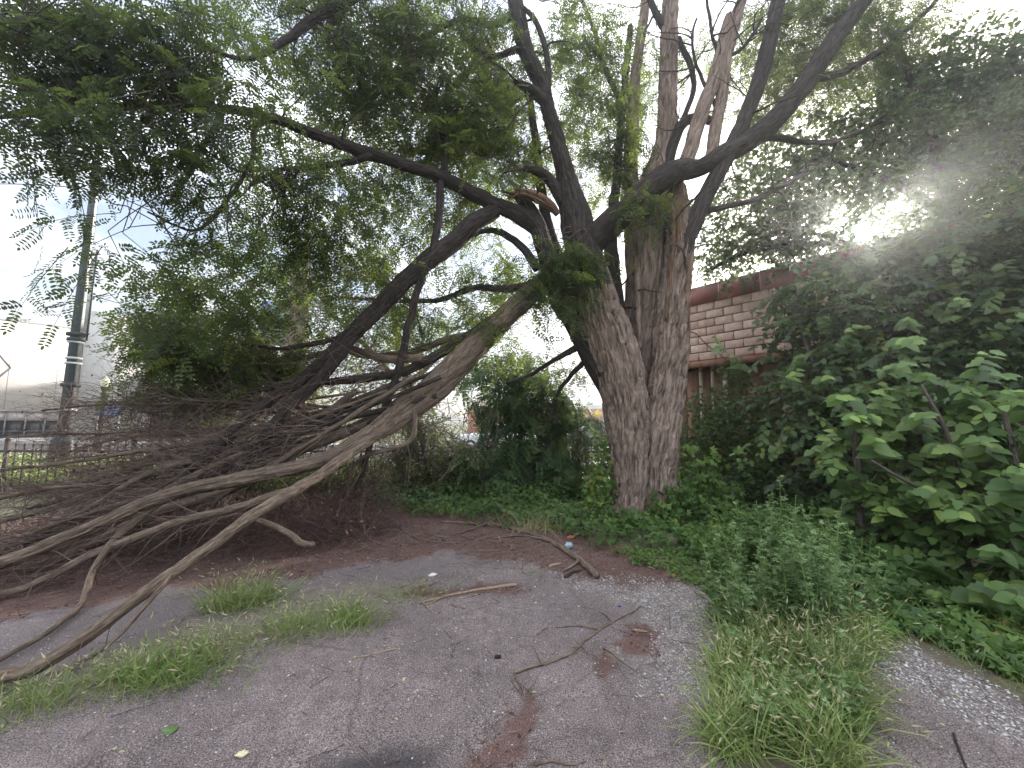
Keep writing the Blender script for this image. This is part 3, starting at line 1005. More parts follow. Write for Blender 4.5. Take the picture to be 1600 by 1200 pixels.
def fp(t, z, out=0.0):
    return fo + fd_ * t + fn * out + cz * z


wb = thing('white_building', 'windowless off white building with a low dark window band across the street', 'building', fo)
a = Acc()
box(a, fp(-4.2, 5.05, -6), fd_ * 7.5, fn * 6, cz * 3.05)
box(a, fp(-4.2, 0.65, -6.35), fd_ * 7.5, fn * 6, cz * 0.7)
box(a, fp(-4.2, 0.05, -6.0), fd_ * 7.5, fn * 6, cz * 0.1)
part('wall', a, M['white_wall'], wb, False)
a = Acc()
box(a, fp(-4.2, 1.98, -0.03), fd_ * 7.5, fn * 0.1, cz * 0.05)
part('ledge', a, M['grey_trim'], wb, False)
for k in range(9):
    t = 2.85 - k * 0.86
    a = Acc()
    box(a, fp(t - 0.43, 1.63, -0.08), fd_ * 0.42, fn * 0.05, cz * 0.29)
    part('panel', a, M['white_trim'], wb, False)
    a = Acc()
    box(a, fp(t, 1.15, -0.04), fd_ * 0.035, fn * 0.06, cz * 0.78)
    part('mullion', a, M['grey_trim'], wb, False)
    w = Acc()
    box(w, fp(t - 0.43, 0.745, -0.14), fd_ * 0.42, fn * 0.02, cz * 0.59)
    wo_ = part('window', w, M['dark_glass'], wb, False)
    a = Acc()
    box(a, fp(t - 0.43, 0.62, -0.1), fd_ * 0.42, fn * 0.03, cz * 0.025)
    part('sash_bar', a, M['grey_trim'], wo_, False)
for k in range(6):
    a = Acc()
    box(a, fp(2.3 - k * 2.15, 5.05, 0.0), fd_ * 0.02, fn * 0.006, cz * 3.04)
    part('panel_joint', a, M['white_trim'], wb, False)
a = Acc()
box(a, fp(-4.2, 8.14, -0.2), fd_ * 7.52, fn * 0.26, cz * 0.05)
part('parapet_cap', a, M['grey_trim'], wb, False)
a = Acc()
c = fp(-0.35, 4.9, 0.03)
for s1, s2 in ((1, 1), (1, -1), (-1, 1), (-1, -1)):
    p0, p1 = c + fd_ * 0.55 * s1, c + cz * 0.85 * s2
    m_ = (p0 + p1) / 2
    dd = (p1 - p0) / 2
    nn = dd.cross(fn).normalized()
    box(a, m_, dd, nn * 0.045, fn * 0.04)
part('diamond_emblem', a, M['grey_trim'], wb, False)
a = Acc()
p0 = fp(-2.2, 8.1, -0.3)
box(a, fp(-2.6, 8.55, -0.5), fd_ * 1.9 + cz * 0.5, fn * 0.4, cz * 0.28)
part('sloped_parapet', a, M['white_trim'], wb, False)

wb2 = thing('white_tower_block', 'taller off white blank block just right of the lamp post', 'building', fp(3.4, 0))
a = Acc()
box(a, fp(5.0, 4.8, -6.15), fd_ * 1.62, fn * 6, cz * 4.85)
part('wall', a, M['white_wall'], wb2, False)
a = Acc()
box(a, fp(6.75, 5.0, -0.2), fd_ * 0.12, fn * 0.3, cz * 5.15)
part('fin', a, M['white_trim'], wb2, False)
wb3 = thing('white_annex', 'pale low building with a wide dark opening behind the brush pile', 'building', at(320, 660, 34))
a0, a1 = at(212, 600, 33.5), at(440, 600, 36)
ux = (a1 - a0)
ux.z = 0
hl = ux.length / 2
ux.normalize()
un = Vector((ux.y, -ux.x, 0))
mid = (a0 + a1) / 2
mid.z = 0
a = Acc()
box(a, mid + cz * 5.0 - un * 4, ux * hl, un * 4, cz * 3.0)
box(a, mid + cz * 0.5 - un * 4.6, ux * hl, un * 4, cz * 1.49)
box(a, mid + cz * 0.9 - un * 4 - ux * (hl - 0.5), ux * 0.5, un * 3.99, cz * 1.1)
box(a, mid + cz * 0.9 - un * 4 + ux * (hl - 1.2), ux * 1.2, un * 3.99, cz * 1.1)
part('wall', a, M['white_wall'], wb3, False)
for k in range(7):
    a = Acc()
    box(a, mid + cz * 1.0 - un * 0.5 - ux * (hl - 1.75 - k * 1.42), ux * 0.69, un * 0.03, cz * 0.95)
    part('window', a, M['dark_glass'], wb3, False)

rb = thing('red_building', 'low red painted building far away behind the trunk', 'building', at(860, 660, 48))
a = Acc()
c = at(850, 655, 50)
boxz(a, c.x - 9.5, c.x + 9.5, 47, 55, -0.03, 3.2)
part('wall', a, M['red_wall'], rb, False)
a = Acc()
boxz(a, c.x - 9.7, c.x + 9.7, 46.8, 55.2, 3.203, 3.45)
part('cornice', a, M['white_trim'], rb, False)
for k in range(6):
    a = Acc()
    boxz(a, c.x - 8 + k * 2.9, c.x - 6.4 + k * 2.9, 46.93, 46.99, 0.9, 2.3)
    w = part('window', a, M['dark_glass'], rb, False)
    a = Acc()
    boxz(a, c.x - 8.1 + k * 2.9, c.x - 6.3 + k * 2.9, 46.9, 46.99, 0.8, 0.897)
    part('sill', a, M['white_trim'], w, False)
a = Acc()
boxz(a, c.x + 5.5, c.x + 7.6, 49, 51, 3.453, 4.1)
part('roof_unit', a, M['tape'], rb, False)
ys_ = at(934, 648, 30)
yt = thing('street_sign', 'small yellow street sign far off beside the trunk', 'sign', (ys_.x, 30, 0))
a = Acc()
box(a, ys_, (0.21, 0, 0.21), (0.21, 0, -0.21), (0, 0.01, 0))
part('sign_plate', a, M['yellow'], yt, False)
a = Acc()
tube(a, [(ys_.x, 30.04, -0.03), (ys_.x, 30.04, 1.0), (ys_.x, 30.04, ys_.z + 0.3)], [0.03] * 3, 8)
part('post', a, M['grey_trim'], yt)

bs = at(428, 505, 16)
bt = thing('blue_sign', 'large pale blue sign board glimpsed through the leaves left of centre', 'sign', (bs.x, 16, 0))
a = Acc()
box(a, bs, (0.55, 0, 0), (0, 0.05, 0), (0, 0, 0.95))
part('sign_board', a, M['blue_sign'], bt, False)
a = Acc()
for s in (-0.4, 0.4):
    box(a, (bs.x + s, 16.1, bs.z / 2 - 0.5), (0.05, 0, 0), (0, 0.05, 0), (0, 0, bs.z / 2 - 0.42))
part('post', a, M['grey_trim'], bt, False)

aw = at(188, 638, 22)
awt = thing('blue_awning', 'faded blue awning on posts beside the globe lamp', 'awning', (aw.x, 22, 0))
a = Acc()
v = []
for k in range(9):
    th = k / 8 * math.pi / 2
    for x in (-0.62, 0.62):
        v.append((aw.x + x, 22 - 0.7 * math.sin(th), aw.z - 0.45 + 0.75 * math.cos(th)))
for k in range(9):
    th = k / 8 * math.pi / 2
    for x in (-0.62, 0.62):
        v.append((aw.x + x, 22 - 0.66 * math.sin(th), aw.z - 0.48 + 0.75 * math.cos(th)))
q = [(2 * k, 2 * k + 1, 2 * k + 3, 2 * k + 2) for k in range(8)] + [(18 + 2 * k, 20 + 2 * k, 21 + 2 * k, 19 + 2 * k) for k in range(8)]
a.add(v, q)
part('canopy', a, M['blue_sign'], awt)
for s in (-0.58, 0.58):
    a = Acc()
    box(a, (aw.x + s, 21.4, (aw.z - 0.5) / 2), (0.03, 0, 0), (0, 0.03, 0), (0, 0, (aw.z - 0.45) / 2 + 0.02))
    part('post', a, M['grey_trim'], awt, False)


# parked cars across the street
def make_car(x, y, rot, paint, label):
    root = thing('parked_car', label, 'car', (x, y, -0.02), 'cars parked across the street')
    R = Matrix.Rotation(rot, 3, 'Z')
    base = np.array([x, y, -0.02])

    def tf(V):
        return (np.asarray(V) @ np.array(R).T) + base
    prof = [(-2.2, 0.35), (-2.25, 0.6), (-2.15, 0.86), (-1.2, 0.95), (1.9, 0.98), (2.15, 0.9), (2.22, 0.55), (2.15, 0.32)]
    a = Acc()
    n = len(prof)
    V = []
    for y_, sx, ins in ((-0.86, 0.97, 0.04), (-0.8, 1.0, 0), (0.8, 1.0, 0), (0.86, 0.97, 0.04)):
        V += [(px_ * sx, y_, pz_ - ins * (1 if pz_ > 0.8 else 0)) for px_, pz_ in prof]
    Q = [(r * n + j, r * n + (j + 1) % n, (r + 1) * n + (j + 1) % n, (r + 1) * n + j) for r in range(3) for j in range(n)]
    V += [(0, -0.86, 0.6), (0, 0.86, 0.6)]
    Tt = [(4 * n, (j + 1) % n, j) for j in range(n)] + [(4 * n + 1, 3 * n + j, 3 * n + (j + 1) % n) for j in range(n)]
    a.add(tf(V), Q, Tt)
    part('body', a, paint, root)
    cab = [(-1.1, 0.93), (-0.35, 1.42), (1.0, 1.45), (1.75, 0.96)]
    a = Acc()
    V = [(px_, s * (0.76 if pz_ < 1.2 else 0.6), pz_) for s in (-1, 1) for px_, pz_ in cab]
    a.add(tf(V), [(0, 1, 2, 3), (7, 6, 5, 4), (0, 4, 5, 1), (2, 6, 7, 3)])
    part('window', a, M['dark_glass'], root, False)
    a = Acc()
    V = [(-0.36, -0.61, 1.425), (1.01, -0.61, 1.455), (1.01, 0.61, 1.455), (-0.36, 0.61, 1.425), (-0.3, -0.55, 1.48), (0.95, -0.55, 1.5), (0.95, 0.55, 1.5), (-0.3, 0.55, 1.48)]
    a.add(tf(V), [(4, 5, 6, 7), (0, 1, 5, 4), (1, 2, 6, 5), (2, 3, 7, 6), (3, 0, 4, 7)])
    part('roof', a, paint, root, False)
    for wx in (-1.35, 1.35):
        for wy in (-0.8, 0.8):
            a = Acc()
            tube(a, tf([(wx, wy - 0.1, 0.32), (wx, wy, 0.32), (wx, wy + 0.1, 0.32)]), [0.32] * 3, 18)
            t_ = part('wheel', a, M['rubber'], root)
            a = Acc()
            s = 1 if wy > 0 else -1
            tube(a, tf([(wx, wy + s * 0.09, 0.32), (wx, wy + s * 0.12, 0.32)]), [0.2, 0.19], 12)
            part('rim', a, M['rim'], t_)
    for wy in (-0.6, 0.6):
        a = Acc()
        box(a, tf([(-2.2, wy, 0.7)])[0], np.array(R @ Vector((0.05, 0, 0))), np.array(R @ Vector((0, 0.17, 0))), (0, 0, 0.07))
        part('headlight', a, M['lens'], root, False)


c = at(775, 675, 21.5)
make_car(c.x, 21.8, 0.0, M['car_white'], 'white car parked across the street behind the middle shrubs')
c = at(930, 675, 21.5)
make_car(c.x + 0.6, 21.8, math.pi, M['car_dark'], 'dark car parked across the street just left of the trunk')

# ------------------------------------------------------------------ veil volume added to imitate lens glare towards the sun
hz = Acc()
boxz(hz, -75, 75, -12, 90, -1.2, 16.5)
hm, hnt, hout = new_mat('glare_stand_in')
hv = N(hnt, 'ShaderNodeVolumePrincipled', {'Color': (0.92, 0.95, 1.0, 1), 'Density': 0.0044, 'Anisotropy': 0.84})
hnt.links.new(hv.outputs[0], hout.inputs['Volume'])
part('glare_haze', hz, hm, None, False, 'stuff')

# ------------------------------------------------------------------ lamp posts
lp0 = at(96, 720, 12.0)
lpx, lpy = lp0.x, 12.0
top = at(148, 262, 12.0)
LPH = 9.2
lamp = thing('lamp_post', 'tall dark green lamp post with white bands and a banner bracket', 'lamp post', (lpx, lpy, 0))
a = Acc()
zz = np.linspace(-0.03, LPH, 50)
rr = 0.18 - 0.075 * zz / LPH
th = np.linspace(0, 2 * np.pi, 32, endpoint=False)
fl = 1 - 0.07 * (np.cos(th * 8) > 0.2)
V = np.stack([lpx + rr[:, None] * fl * np.cos(th), lpy + rr[:, None] * fl * np.sin(th), zz[:, None] + 0 * th], -1)
ii = np.arange(49)[:, None] * 32
jj = np.arange(32)[None]
a.add(V.reshape(-1, 3), np.stack([ii + jj, ii + (jj + 1) % 32, ii + 32 + (jj + 1) % 32, ii + 32 + jj], -1).reshape(-1, 4))
part('shaft', a, M['pole'], lamp)
a = Acc()
lathe(a, (lpx, lpy, 0), [(0.36, -0.03), (0.36, 0.35), (0.3, 0.5), (0.27, 0.9), (0.22, 1.0), (0.19, 1.02)], 24)
part('base', a, M['pole'], lamp)


def zpole(py):
    return at(122, py, 12.0).z


for py, r in ((523, 0.235), (602, 0.225), (531, 0.21)):
    z = zpole(py)
    a = Acc()
    lathe(a, (lpx, lpy, z), [(0.12, -0.07), (r, -0.05), (r, 0.05), (0.12, 0.07)], 20)
    part('collar', a, M['pole'], lamp)
for py in (535, 560, 568, 640):
    a = Acc()
    lathe(a, (lpx, lpy, zpole(py)), [(0.1, -0.03), (0.192, -0.03), (0.192, 0.03), (0.1, 0.03)], 20)
    part('white_strap', a, M['tape'], lamp)
z0, z1 = zpole(525), zpole(400)
for z in (z0, z1):
    a = Acc()
    tube(a, [(lpx + 0.1, lpy, z), (lpx + 0.25, lpy - 0.02, z + 0.05), (lpx + 0.4, lpy - 0.03, z + 0.06)], [0.03] * 3, 8)
    part('banner_arm', a, M['pole'], lamp)
a = Acc()
tube(a, [(lpx + 0.36, lpy - 0.03, z0 - 0.15), (lpx + 0.36, lpy - 0.03, (z0 + z1) / 2), (lpx + 0.36, lpy - 0.03, z1 + 0.2)], [0.025] * 3, 8)
part('banner_rod', a, M['pole'], lamp)
a = Acc()
box(a, (lpx + 0.27, lpy - 0.02, (z0 + z1) / 2), (0.05, 0.01, 0), (0, 0.004, 0), (0, 0, (z1 - z0) / 2 - 0.1))
part('furled_banner', a, M['tape'], lamp, False)
a = Acc()
lathe(a, (lpx, lpy, LPH), [(0.1, 0), (0.15, 0.03), (0.15, 0.1), (0.13, 0.12), (0.13, 0.48), (0.15, 0.5), (0.15, 0.55), (0.06, 0.6), (0.09, 0.7), (0.07, 0.78), (0.03, 0.84), (0.035, 0.95), (0.0, 1.15)], 16)
part('finial', a, M['pole'], lamp)

gp = at(165, 598, 16)
gl = thing('globe_lamp', 'short street lamp with a pale yellow globe left of the brush pile', 'lamp post', (gp.x, 16, 0))
a = Acc()
lathe(a, (gp.x, 16, 0), [(0.2, -0.03), (0.2, 0.3), (0.12, 0.5), (0.085, 0.7), (0.065, gp.z - 0.5), (0.12, gp.z - 0.45), (0.07, gp.z - 0.38), (0.13, gp.z - 0.24), (0.15, gp.z - 0.2), (0.0, gp.z - 0.19)], 16)
part('post', a, M['iron'], gl)
a = Acc()
lathe(a, (gp.x, 16, gp.z), [(0.08, -0.2), (0.14, -0.1), (0.155, 0.0), (0.13, 0.1), (0.075, 0.17), (0.03, 0.21), (0.0, 0.27)], 18)
part('globe', a, M['globe'], gl)

# ------------------------------------------------------------------ iron fence along the lot edge
FY0, FY1, FX0, FX1 = 8.2, 10.4, -13.5, 3.6
fdv = Vector((FX1 - FX0, FY1 - FY0, 0))
FL = fdv.length
fdu = fdv.normalized()
fnv = Vector((-fdu.y, fdu.x, 0))
fo2 = Vector((FX0, FY0, -0.05))
fen = thing('iron_fence', 'low black iron picket fence along the far edge of the lot', 'fence', fo2)
a = Acc()
boxz(a, -0.009, 0.009, -0.009, 0.009, 0.0, 1.02)
a.add([(-0.016, -0.016, 1.02), (0.016, -0.016, 1.02), (0.016, 0.016, 1.02), (-0.016, 0.016, 1.02), (0, 0, 1.1)], [(3, 2, 1, 0)], [(0, 1, 4), (1, 2, 4), (2, 3, 4), (3, 0, 4)])
picket = a.mesh('picket', M['iron'], False)
a = Acc()
boxz(a, -0.03, 0.03, -0.03, 0.03, 0.0, 1.14)
a.add([(-0.04, -0.04, 1.14), (0.04, -0.04, 1.14), (0.04, 0.04, 1.14), (-0.04, 0.04, 1.14), (0, 0, 1.22)], [(3, 2, 1, 0)], [(0, 1, 4), (1, 2, 4), (2, 3, 4), (3, 0, 4)])
fpost = a.mesh('post', M['iron'], False)
n_p = int(FL / 0.165)
for k in range(n_p):
    p = fo2 + fdu * (k * 0.165 + 0.05)
    piece('post' if k % 15 == 0 else 'picket', fpost if k % 15 == 0 else picket, fen, p)
for z in (0.15, 0.9):
    a = Acc()
    box(a, fo2 + fdu * FL / 2 + cz * z + fnv * 0.012, fdu * FL / 2, fnv * 0.006, cz * 0.02)
    part('rail', a, M['iron'], fen, False)

# ------------------------------------------------------------------ the big locust tree
tree_base = G(1003, 830)
tree_base = Vector((at(1005, 800, 7.0).x, 7.0, 0))
tree = thing('locust_tree', 'huge split multi stemmed locust tree with deeply furrowed bark and a collapsed limb', 'tree', tree_base)


def limb_from(ctrl, per=6, jitter=0.0, clamp=False):
    """ctrl rows: (px, py, Y, half width px) -> smooth polyline rows (x, y, z, r)."""
    rows = []
    for px, py, Y, hw in ctrl:
        p = at(px, py, Y)
        sc_ = (Y / ray(px, py).y) / FPX
        rows.append((p.x, p.y, p.z, hw * sc_))
    P = smooth_curve(rows, per)
    if clamp:
        P[:, 2] = np.maximum(P[:, 2], P[:, 3] + 0.005)
    return P


LIMBS = []      # samples along limbs, for attaching twigs


def add_limb(name, ctrl, mat, step=0.08, segs=14, ridge=0.0, lump=0.12, seed=0, jitter=0.012, parent=None, clamp=False, label=None, sample=True, freq=9.0, twist=0.15):
    P = resample(limb_from(ctrl, clamp=clamp), step)
    if jitter:
        q = P[:, :3] * 2.3 + seed * 7.1
        J = np.stack([fbm(q, 3, seed + k) - 0.5 for k in range(3)], 1)
        P[:, :3] += J * jitter * 2 * np.minimum(1, np.arange(len(P)) / 4.0)[:, None]
        q = P[:, :3] * 6.1 + seed * 3.1
        J = np.stack([fbm(q, 2, seed + 30 + k) - 0.5 for k in range(3)], 1)
        P[:, :3] += J * jitter * 0.8
    a = Acc()
    tube(a, P[:, :3], P[:, 3], segs, ridge, lump, seed, twist=twist, freq=freq)
    o = part(name, a, mat, parent or tree, label=label)
    if sample:
        LIMBS.append(P)
    return o, P


B, BD, BF = M['bark'], M['bark_dark'], M['bark_fallen']
# stems of the trunk (pixel columns traced on the photograph, each with its own distance)
add_limb('stem', [(975, 880, 6.8, 46), (980, 830, 6.85, 34), (984, 790, 6.9, 29), (985, 732, 6.9, 27), (980, 652, 6.9, 32), (966, 575, 6.9, 34), (949, 522, 6.9, 34), (932, 470, 6.9, 29), (917, 410, 6.9, 25), (906, 370, 6.9, 16), (900, 350, 6.9, 8)], B, 0.03, 120, 0.1, 0.12, 1, 0.02)
add_limb('stem', [(1035, 880, 6.95, 46), (1028, 830, 7.0, 35), (1022, 790, 7.0, 31), (1022, 732, 7.0, 31), (1029, 670, 7.0, 30), (1038, 620, 7.0, 27), (1045, 575, 7.0, 24), (1049, 522, 7.0, 24), (1055, 452, 7.0, 21), (1060, 400, 7.0, 19), (1060, 350, 7.0, 17), (1056, 300, 7.0, 12), (1052, 285, 7.0, 5)], B, 0.03, 108, 0.095, 0.14, 2, 0.025)
add_limb('stem', [(1004, 840, 7.05, 34), (1003, 780, 7.1, 24), (1004, 720, 7.2, 20), (1006, 640, 7.45, 24), (1007, 560, 7.6, 28), (1008, 480, 7.6, 29), (1010, 420, 7.4, 29), (1010, 350, 7.4, 31), (1018, 300, 7.4, 24), (1030, 262, 7.4, 18), (1042, 210, 7.4, 14), (1044, 120, 7.4, 12), (1046, 40, 7.4, 11), (1050, -60, 7.4, 9)], B, 0.045, 80, 0.07, 0.1, 3, 0.02)
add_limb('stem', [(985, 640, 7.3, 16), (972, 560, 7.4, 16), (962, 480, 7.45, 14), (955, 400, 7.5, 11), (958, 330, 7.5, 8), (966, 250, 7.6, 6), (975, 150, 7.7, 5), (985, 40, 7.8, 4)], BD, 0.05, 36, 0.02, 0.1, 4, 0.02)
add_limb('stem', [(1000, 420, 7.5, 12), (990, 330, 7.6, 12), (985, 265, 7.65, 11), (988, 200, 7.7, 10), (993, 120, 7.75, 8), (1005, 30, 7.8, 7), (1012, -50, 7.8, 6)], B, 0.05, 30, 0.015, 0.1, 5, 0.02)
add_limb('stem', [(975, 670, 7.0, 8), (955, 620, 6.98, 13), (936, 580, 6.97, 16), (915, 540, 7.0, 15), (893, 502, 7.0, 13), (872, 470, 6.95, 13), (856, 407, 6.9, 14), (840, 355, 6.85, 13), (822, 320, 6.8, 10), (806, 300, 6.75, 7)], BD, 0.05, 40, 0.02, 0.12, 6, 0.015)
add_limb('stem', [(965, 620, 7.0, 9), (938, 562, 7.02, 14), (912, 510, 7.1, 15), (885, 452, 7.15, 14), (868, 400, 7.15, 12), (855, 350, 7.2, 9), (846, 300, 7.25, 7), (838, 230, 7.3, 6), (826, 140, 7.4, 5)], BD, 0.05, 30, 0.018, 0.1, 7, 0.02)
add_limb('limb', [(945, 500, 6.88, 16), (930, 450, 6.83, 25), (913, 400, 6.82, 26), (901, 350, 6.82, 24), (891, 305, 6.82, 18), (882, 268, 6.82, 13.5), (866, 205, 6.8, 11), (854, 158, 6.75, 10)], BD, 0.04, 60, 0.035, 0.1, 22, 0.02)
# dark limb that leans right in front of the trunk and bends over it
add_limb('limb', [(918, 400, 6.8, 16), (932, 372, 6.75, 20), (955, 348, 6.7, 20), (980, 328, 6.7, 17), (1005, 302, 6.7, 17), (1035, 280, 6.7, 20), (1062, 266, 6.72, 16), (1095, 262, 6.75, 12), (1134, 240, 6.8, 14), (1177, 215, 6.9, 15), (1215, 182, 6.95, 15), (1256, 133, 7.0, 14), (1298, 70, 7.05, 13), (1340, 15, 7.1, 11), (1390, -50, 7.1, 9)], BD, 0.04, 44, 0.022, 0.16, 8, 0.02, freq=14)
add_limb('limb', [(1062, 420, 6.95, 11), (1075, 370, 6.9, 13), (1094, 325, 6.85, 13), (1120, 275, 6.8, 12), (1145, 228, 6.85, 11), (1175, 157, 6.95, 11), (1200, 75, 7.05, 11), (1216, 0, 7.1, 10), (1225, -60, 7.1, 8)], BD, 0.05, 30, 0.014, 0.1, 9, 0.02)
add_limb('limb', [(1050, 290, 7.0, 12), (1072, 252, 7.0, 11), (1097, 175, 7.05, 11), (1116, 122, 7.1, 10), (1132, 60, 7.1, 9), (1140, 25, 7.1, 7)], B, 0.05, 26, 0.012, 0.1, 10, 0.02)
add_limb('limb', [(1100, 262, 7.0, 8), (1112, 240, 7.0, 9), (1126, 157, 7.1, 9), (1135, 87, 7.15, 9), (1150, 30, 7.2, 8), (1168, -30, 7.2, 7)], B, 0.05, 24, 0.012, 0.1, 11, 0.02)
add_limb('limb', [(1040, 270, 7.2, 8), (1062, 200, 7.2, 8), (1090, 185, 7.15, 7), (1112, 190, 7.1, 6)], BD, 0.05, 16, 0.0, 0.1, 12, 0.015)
# top limb of the left stem and its fork
add_limb('limb', [(854, 160, 6.75, 10), (846, 130, 6.72, 12), (828, 95, 6.75, 12), (816, 60, 6.75, 12), (808, 20, 6.75, 12), (797, -50, 6.75, 10)], BD, 0.05, 22, 0.01, 0.1, 13, 0.015)
add_limb('broken_stub', [(858, 165, 6.75, 9), (840, 148, 6.65, 9), (820, 136, 6.6, 7), (803, 126, 6.55, 3)], BD, 0.04, 18, 0.012, 0.15, 14, 0.01)
add_limb('branch', [(856, 150, 6.7, 5), (857, 120, 6.65, 5), (853, 80, 6.6, 4.5), (838, 35, 6.6, 4), (818, 12, 6.6, 3)], BD, 0.05, 12, 0, 0.1, 15, 0.015)
add_limb('broken_stub', [(880, 318, 6.8, 9), (862, 285, 6.7, 8), (846, 270, 6.6, 7), (820, 262, 6.5, 5)], BD, 0.04, 18, 0.01, 0.15, 16, 0.01)
add_limb('torn_wood', [(872, 336, 6.75, 3), (855, 318, 6.62, 6), (835, 306, 6.55, 6), (812, 300, 6.5, 4.5), (795, 308, 6.45, 1.5)], M['torn_wood'], 0.025, 30, 0.05, 0.4, 17, 0.03, label='splintered orange heartwood where the limb tore off')
add_limb('torn_wood', [(1058, 410, 6.85, 2), (1060, 380, 6.83, 6), (1061, 340, 6.83, 8), (1064, 305, 6.85, 8), (1062, 285, 6.9, 5)], M['torn_wood'], 0.03, 34, 0.05, 0.5, 18, 0.03, label='exposed orange wood on the right stem')
add_limb('bark_strip', [(1074, 520, 6.86, 2), (1072, 470, 6.82, 5), (1074, 420, 6.82, 5), (1070, 370, 6.84, 3)], M['torn_wood'], 0.035, 14, 0.02, 0.5, 118, 0.02)
add_limb('bark_strip', [(1040, 500, 6.78, 2), (1046, 440, 6.76, 3.5), (1050, 390, 6.74, 4), (1052, 350, 6.74, 3.5), (1049, 320, 6.72, 3), (1040, 300, 6.7, 2)], M['torn_wood'], 0.04, 10, 0.006, 0.2, 19, 0.02)
add_limb('bark_strip', [(1000, 545, 7.05, 3), (998, 500, 7.1, 4), (997, 450, 7.12, 4), (998, 410, 7.15, 3)], B, 0.04, 10, 0.006, 0.2, 20, 0.01)
# long limb reaching left over the lot
add_limb('limb', [(845, 360, 6.85, 13), (815, 338, 6.75, 13), (785, 324, 6.6, 11), (750, 308, 6.5, 11), (690, 278, 6.3, 10), (640, 260, 6.1, 9), (575, 240, 5.8, 9), (500, 212, 5.3, 8), (430, 186, 4.8, 7), (350, 170, 4.3, 6), (260, 165, 3.9, 5), (150, 172, 3.5, 4), (60, 180, 3.2, 3), (-40, 190, 3.0, 2)], BD, 0.05, 26, 0.012, 0.12, 21, 0.03)
SUB = [
    [(580, 242, 5.8, 6), (545, 252, 5.7, 5), (490, 262, 5.5, 4), (440, 265, 5.3, 3), (390, 290, 5.0, 2)],
    [(600, -30, 5.6, 7), (520, 12, 5.2, 7), (465, 48, 4.9, 6), (425, 75, 4.7, 5), (395, 90, 4.5, 4), (350, 88, 4.3, 3), (290, 60, 4.0, 2)],
    [(765, 245, 7.0, 6), (745, 232, 6.9, 7), (715, 228, 6.8, 6), (670, 238, 6.7, 5), (630, 232, 6.6, 3)],
    [(1105, 330, 6.85, 5), (1140, 322, 6.9, 4.5), (1185, 311, 7.0, 4), (1240, 280, 7.2, 3), (1300, 240, 7.4, 2)],
    [(1150, 232, 6.9, 5), (1200, 215, 7.1, 5), (1260, 222, 7.3, 4), (1320, 215, 7.5, 3), (1400, 180, 7.8, 2)],
    [(1260, 130, 7.0, 5), (1320, 110, 7.2, 5), (1390, 70, 7.4, 4), (1450, 15, 7.5, 3), (1480, -30, 7.6, 2)],
    [(430, 186, 4.8, 5), (400, 200, 4.7, 4), (390, 260, 4.6, 3), (340, 330, 4.5, 3), (300, 360, 4.3, 2), (230, 330, 4.1, 1.5)],
    [(350, 170, 4.3, 4), (320, 220, 4.2, 3), (290, 280, 4.1, 2.5), (260, 320, 4.0, 2)],
    [(130, 172, 3.45, 3), (128, 130, 3.4, 2.5), (150, 80, 3.4, 2), (170, 20, 3.4, 1.5)],
    [(690, 280, 6.3, 6), (686, 330, 6.3, 6), (676, 390, 6.25, 6), (655, 440, 6.2, 6), (640, 510, 6.15, 6), (624, 575, 6.1, 6), (600, 640, 6.0, 6), (580, 690, 5.9, 5), (555, 770, 5.8, 3), (520, 815, 5.7, 2)],
    [(690, 285, 6.3, 6), (695, 250, 6.35, 5), (690, 200, 6.4, 4), (680, 140, 6.4, 3)],
    [(905, 540, 7.1, 6), (870, 560, 7.3, 4), (830, 585, 7.5, 3), (790, 600, 7.7, 2)],
    [(920, 560, 7.2, 5), (890, 590, 7.5, 3.5), (870, 620, 7.7, 3), (860, 660, 7.9, 2)],
    [(850, 440, 6.9, 7), (790, 452, 7.0, 6), (740, 450, 7.1, 5), (690, 468, 7.2, 4), (620, 470, 7.3, 3), (540, 465, 7.4, 2)],
    [(840, 420, 6.9, 7), (815, 385, 7.0, 6), (780, 362, 7.1, 5), (740, 365, 7.2, 3), (680, 385, 7.3, 2)],
    [(1060, 60, 7.4, 5), (1085, 130, 7.3, 4), (1060, 200, 7.3, 4)],
    [(1120, 170, 7.1, 3), (1090, 110, 7.1, 2.5), (1082, 60, 7.1, 2), (1088, 30, 7.1, 1.5)],
    [(1128, 110, 7.1, 3), (1115, 60, 7.1, 2.5), (1106, 10, 7.1, 2), (1100, -30, 7.1, 1.5)],
    [(1140, 30, 7.1, 3), (1152, 5, 7.1, 2), (1160, -30, 7.1, 1.5)],
    [(1135, 90, 7.1, 3), (1165, 70, 7.1, 2.5), (1190, 30, 7.1, 2)],
    [(805, 20, 6.75, 7), (770, 40, 6.6, 5), (720, 30, 6.4, 4), (650, 60, 6.2, 3), (560, 50, 5.9, 2)],
    [(820, 70, 6.75, 6), (770, 90, 6.6, 4), (730, 65, 6.5, 4), (715, 40, 6.4, 3)],
    [(1046, 60, 7.4, 6), (1020, 10, 7.4, 5), (1000, -40, 7.4, 4)],
    [(985, 180, 7.7, 5), (950, 120, 7.7, 4), (930, 50, 7.7, 3), (900, -20, 7.7, 2)],
]
for k, s in enumerate(SUB):
    add_limb('branch', s, BD, 0.06, 10, 0.0, 0.12, 40 + k, 0.03)

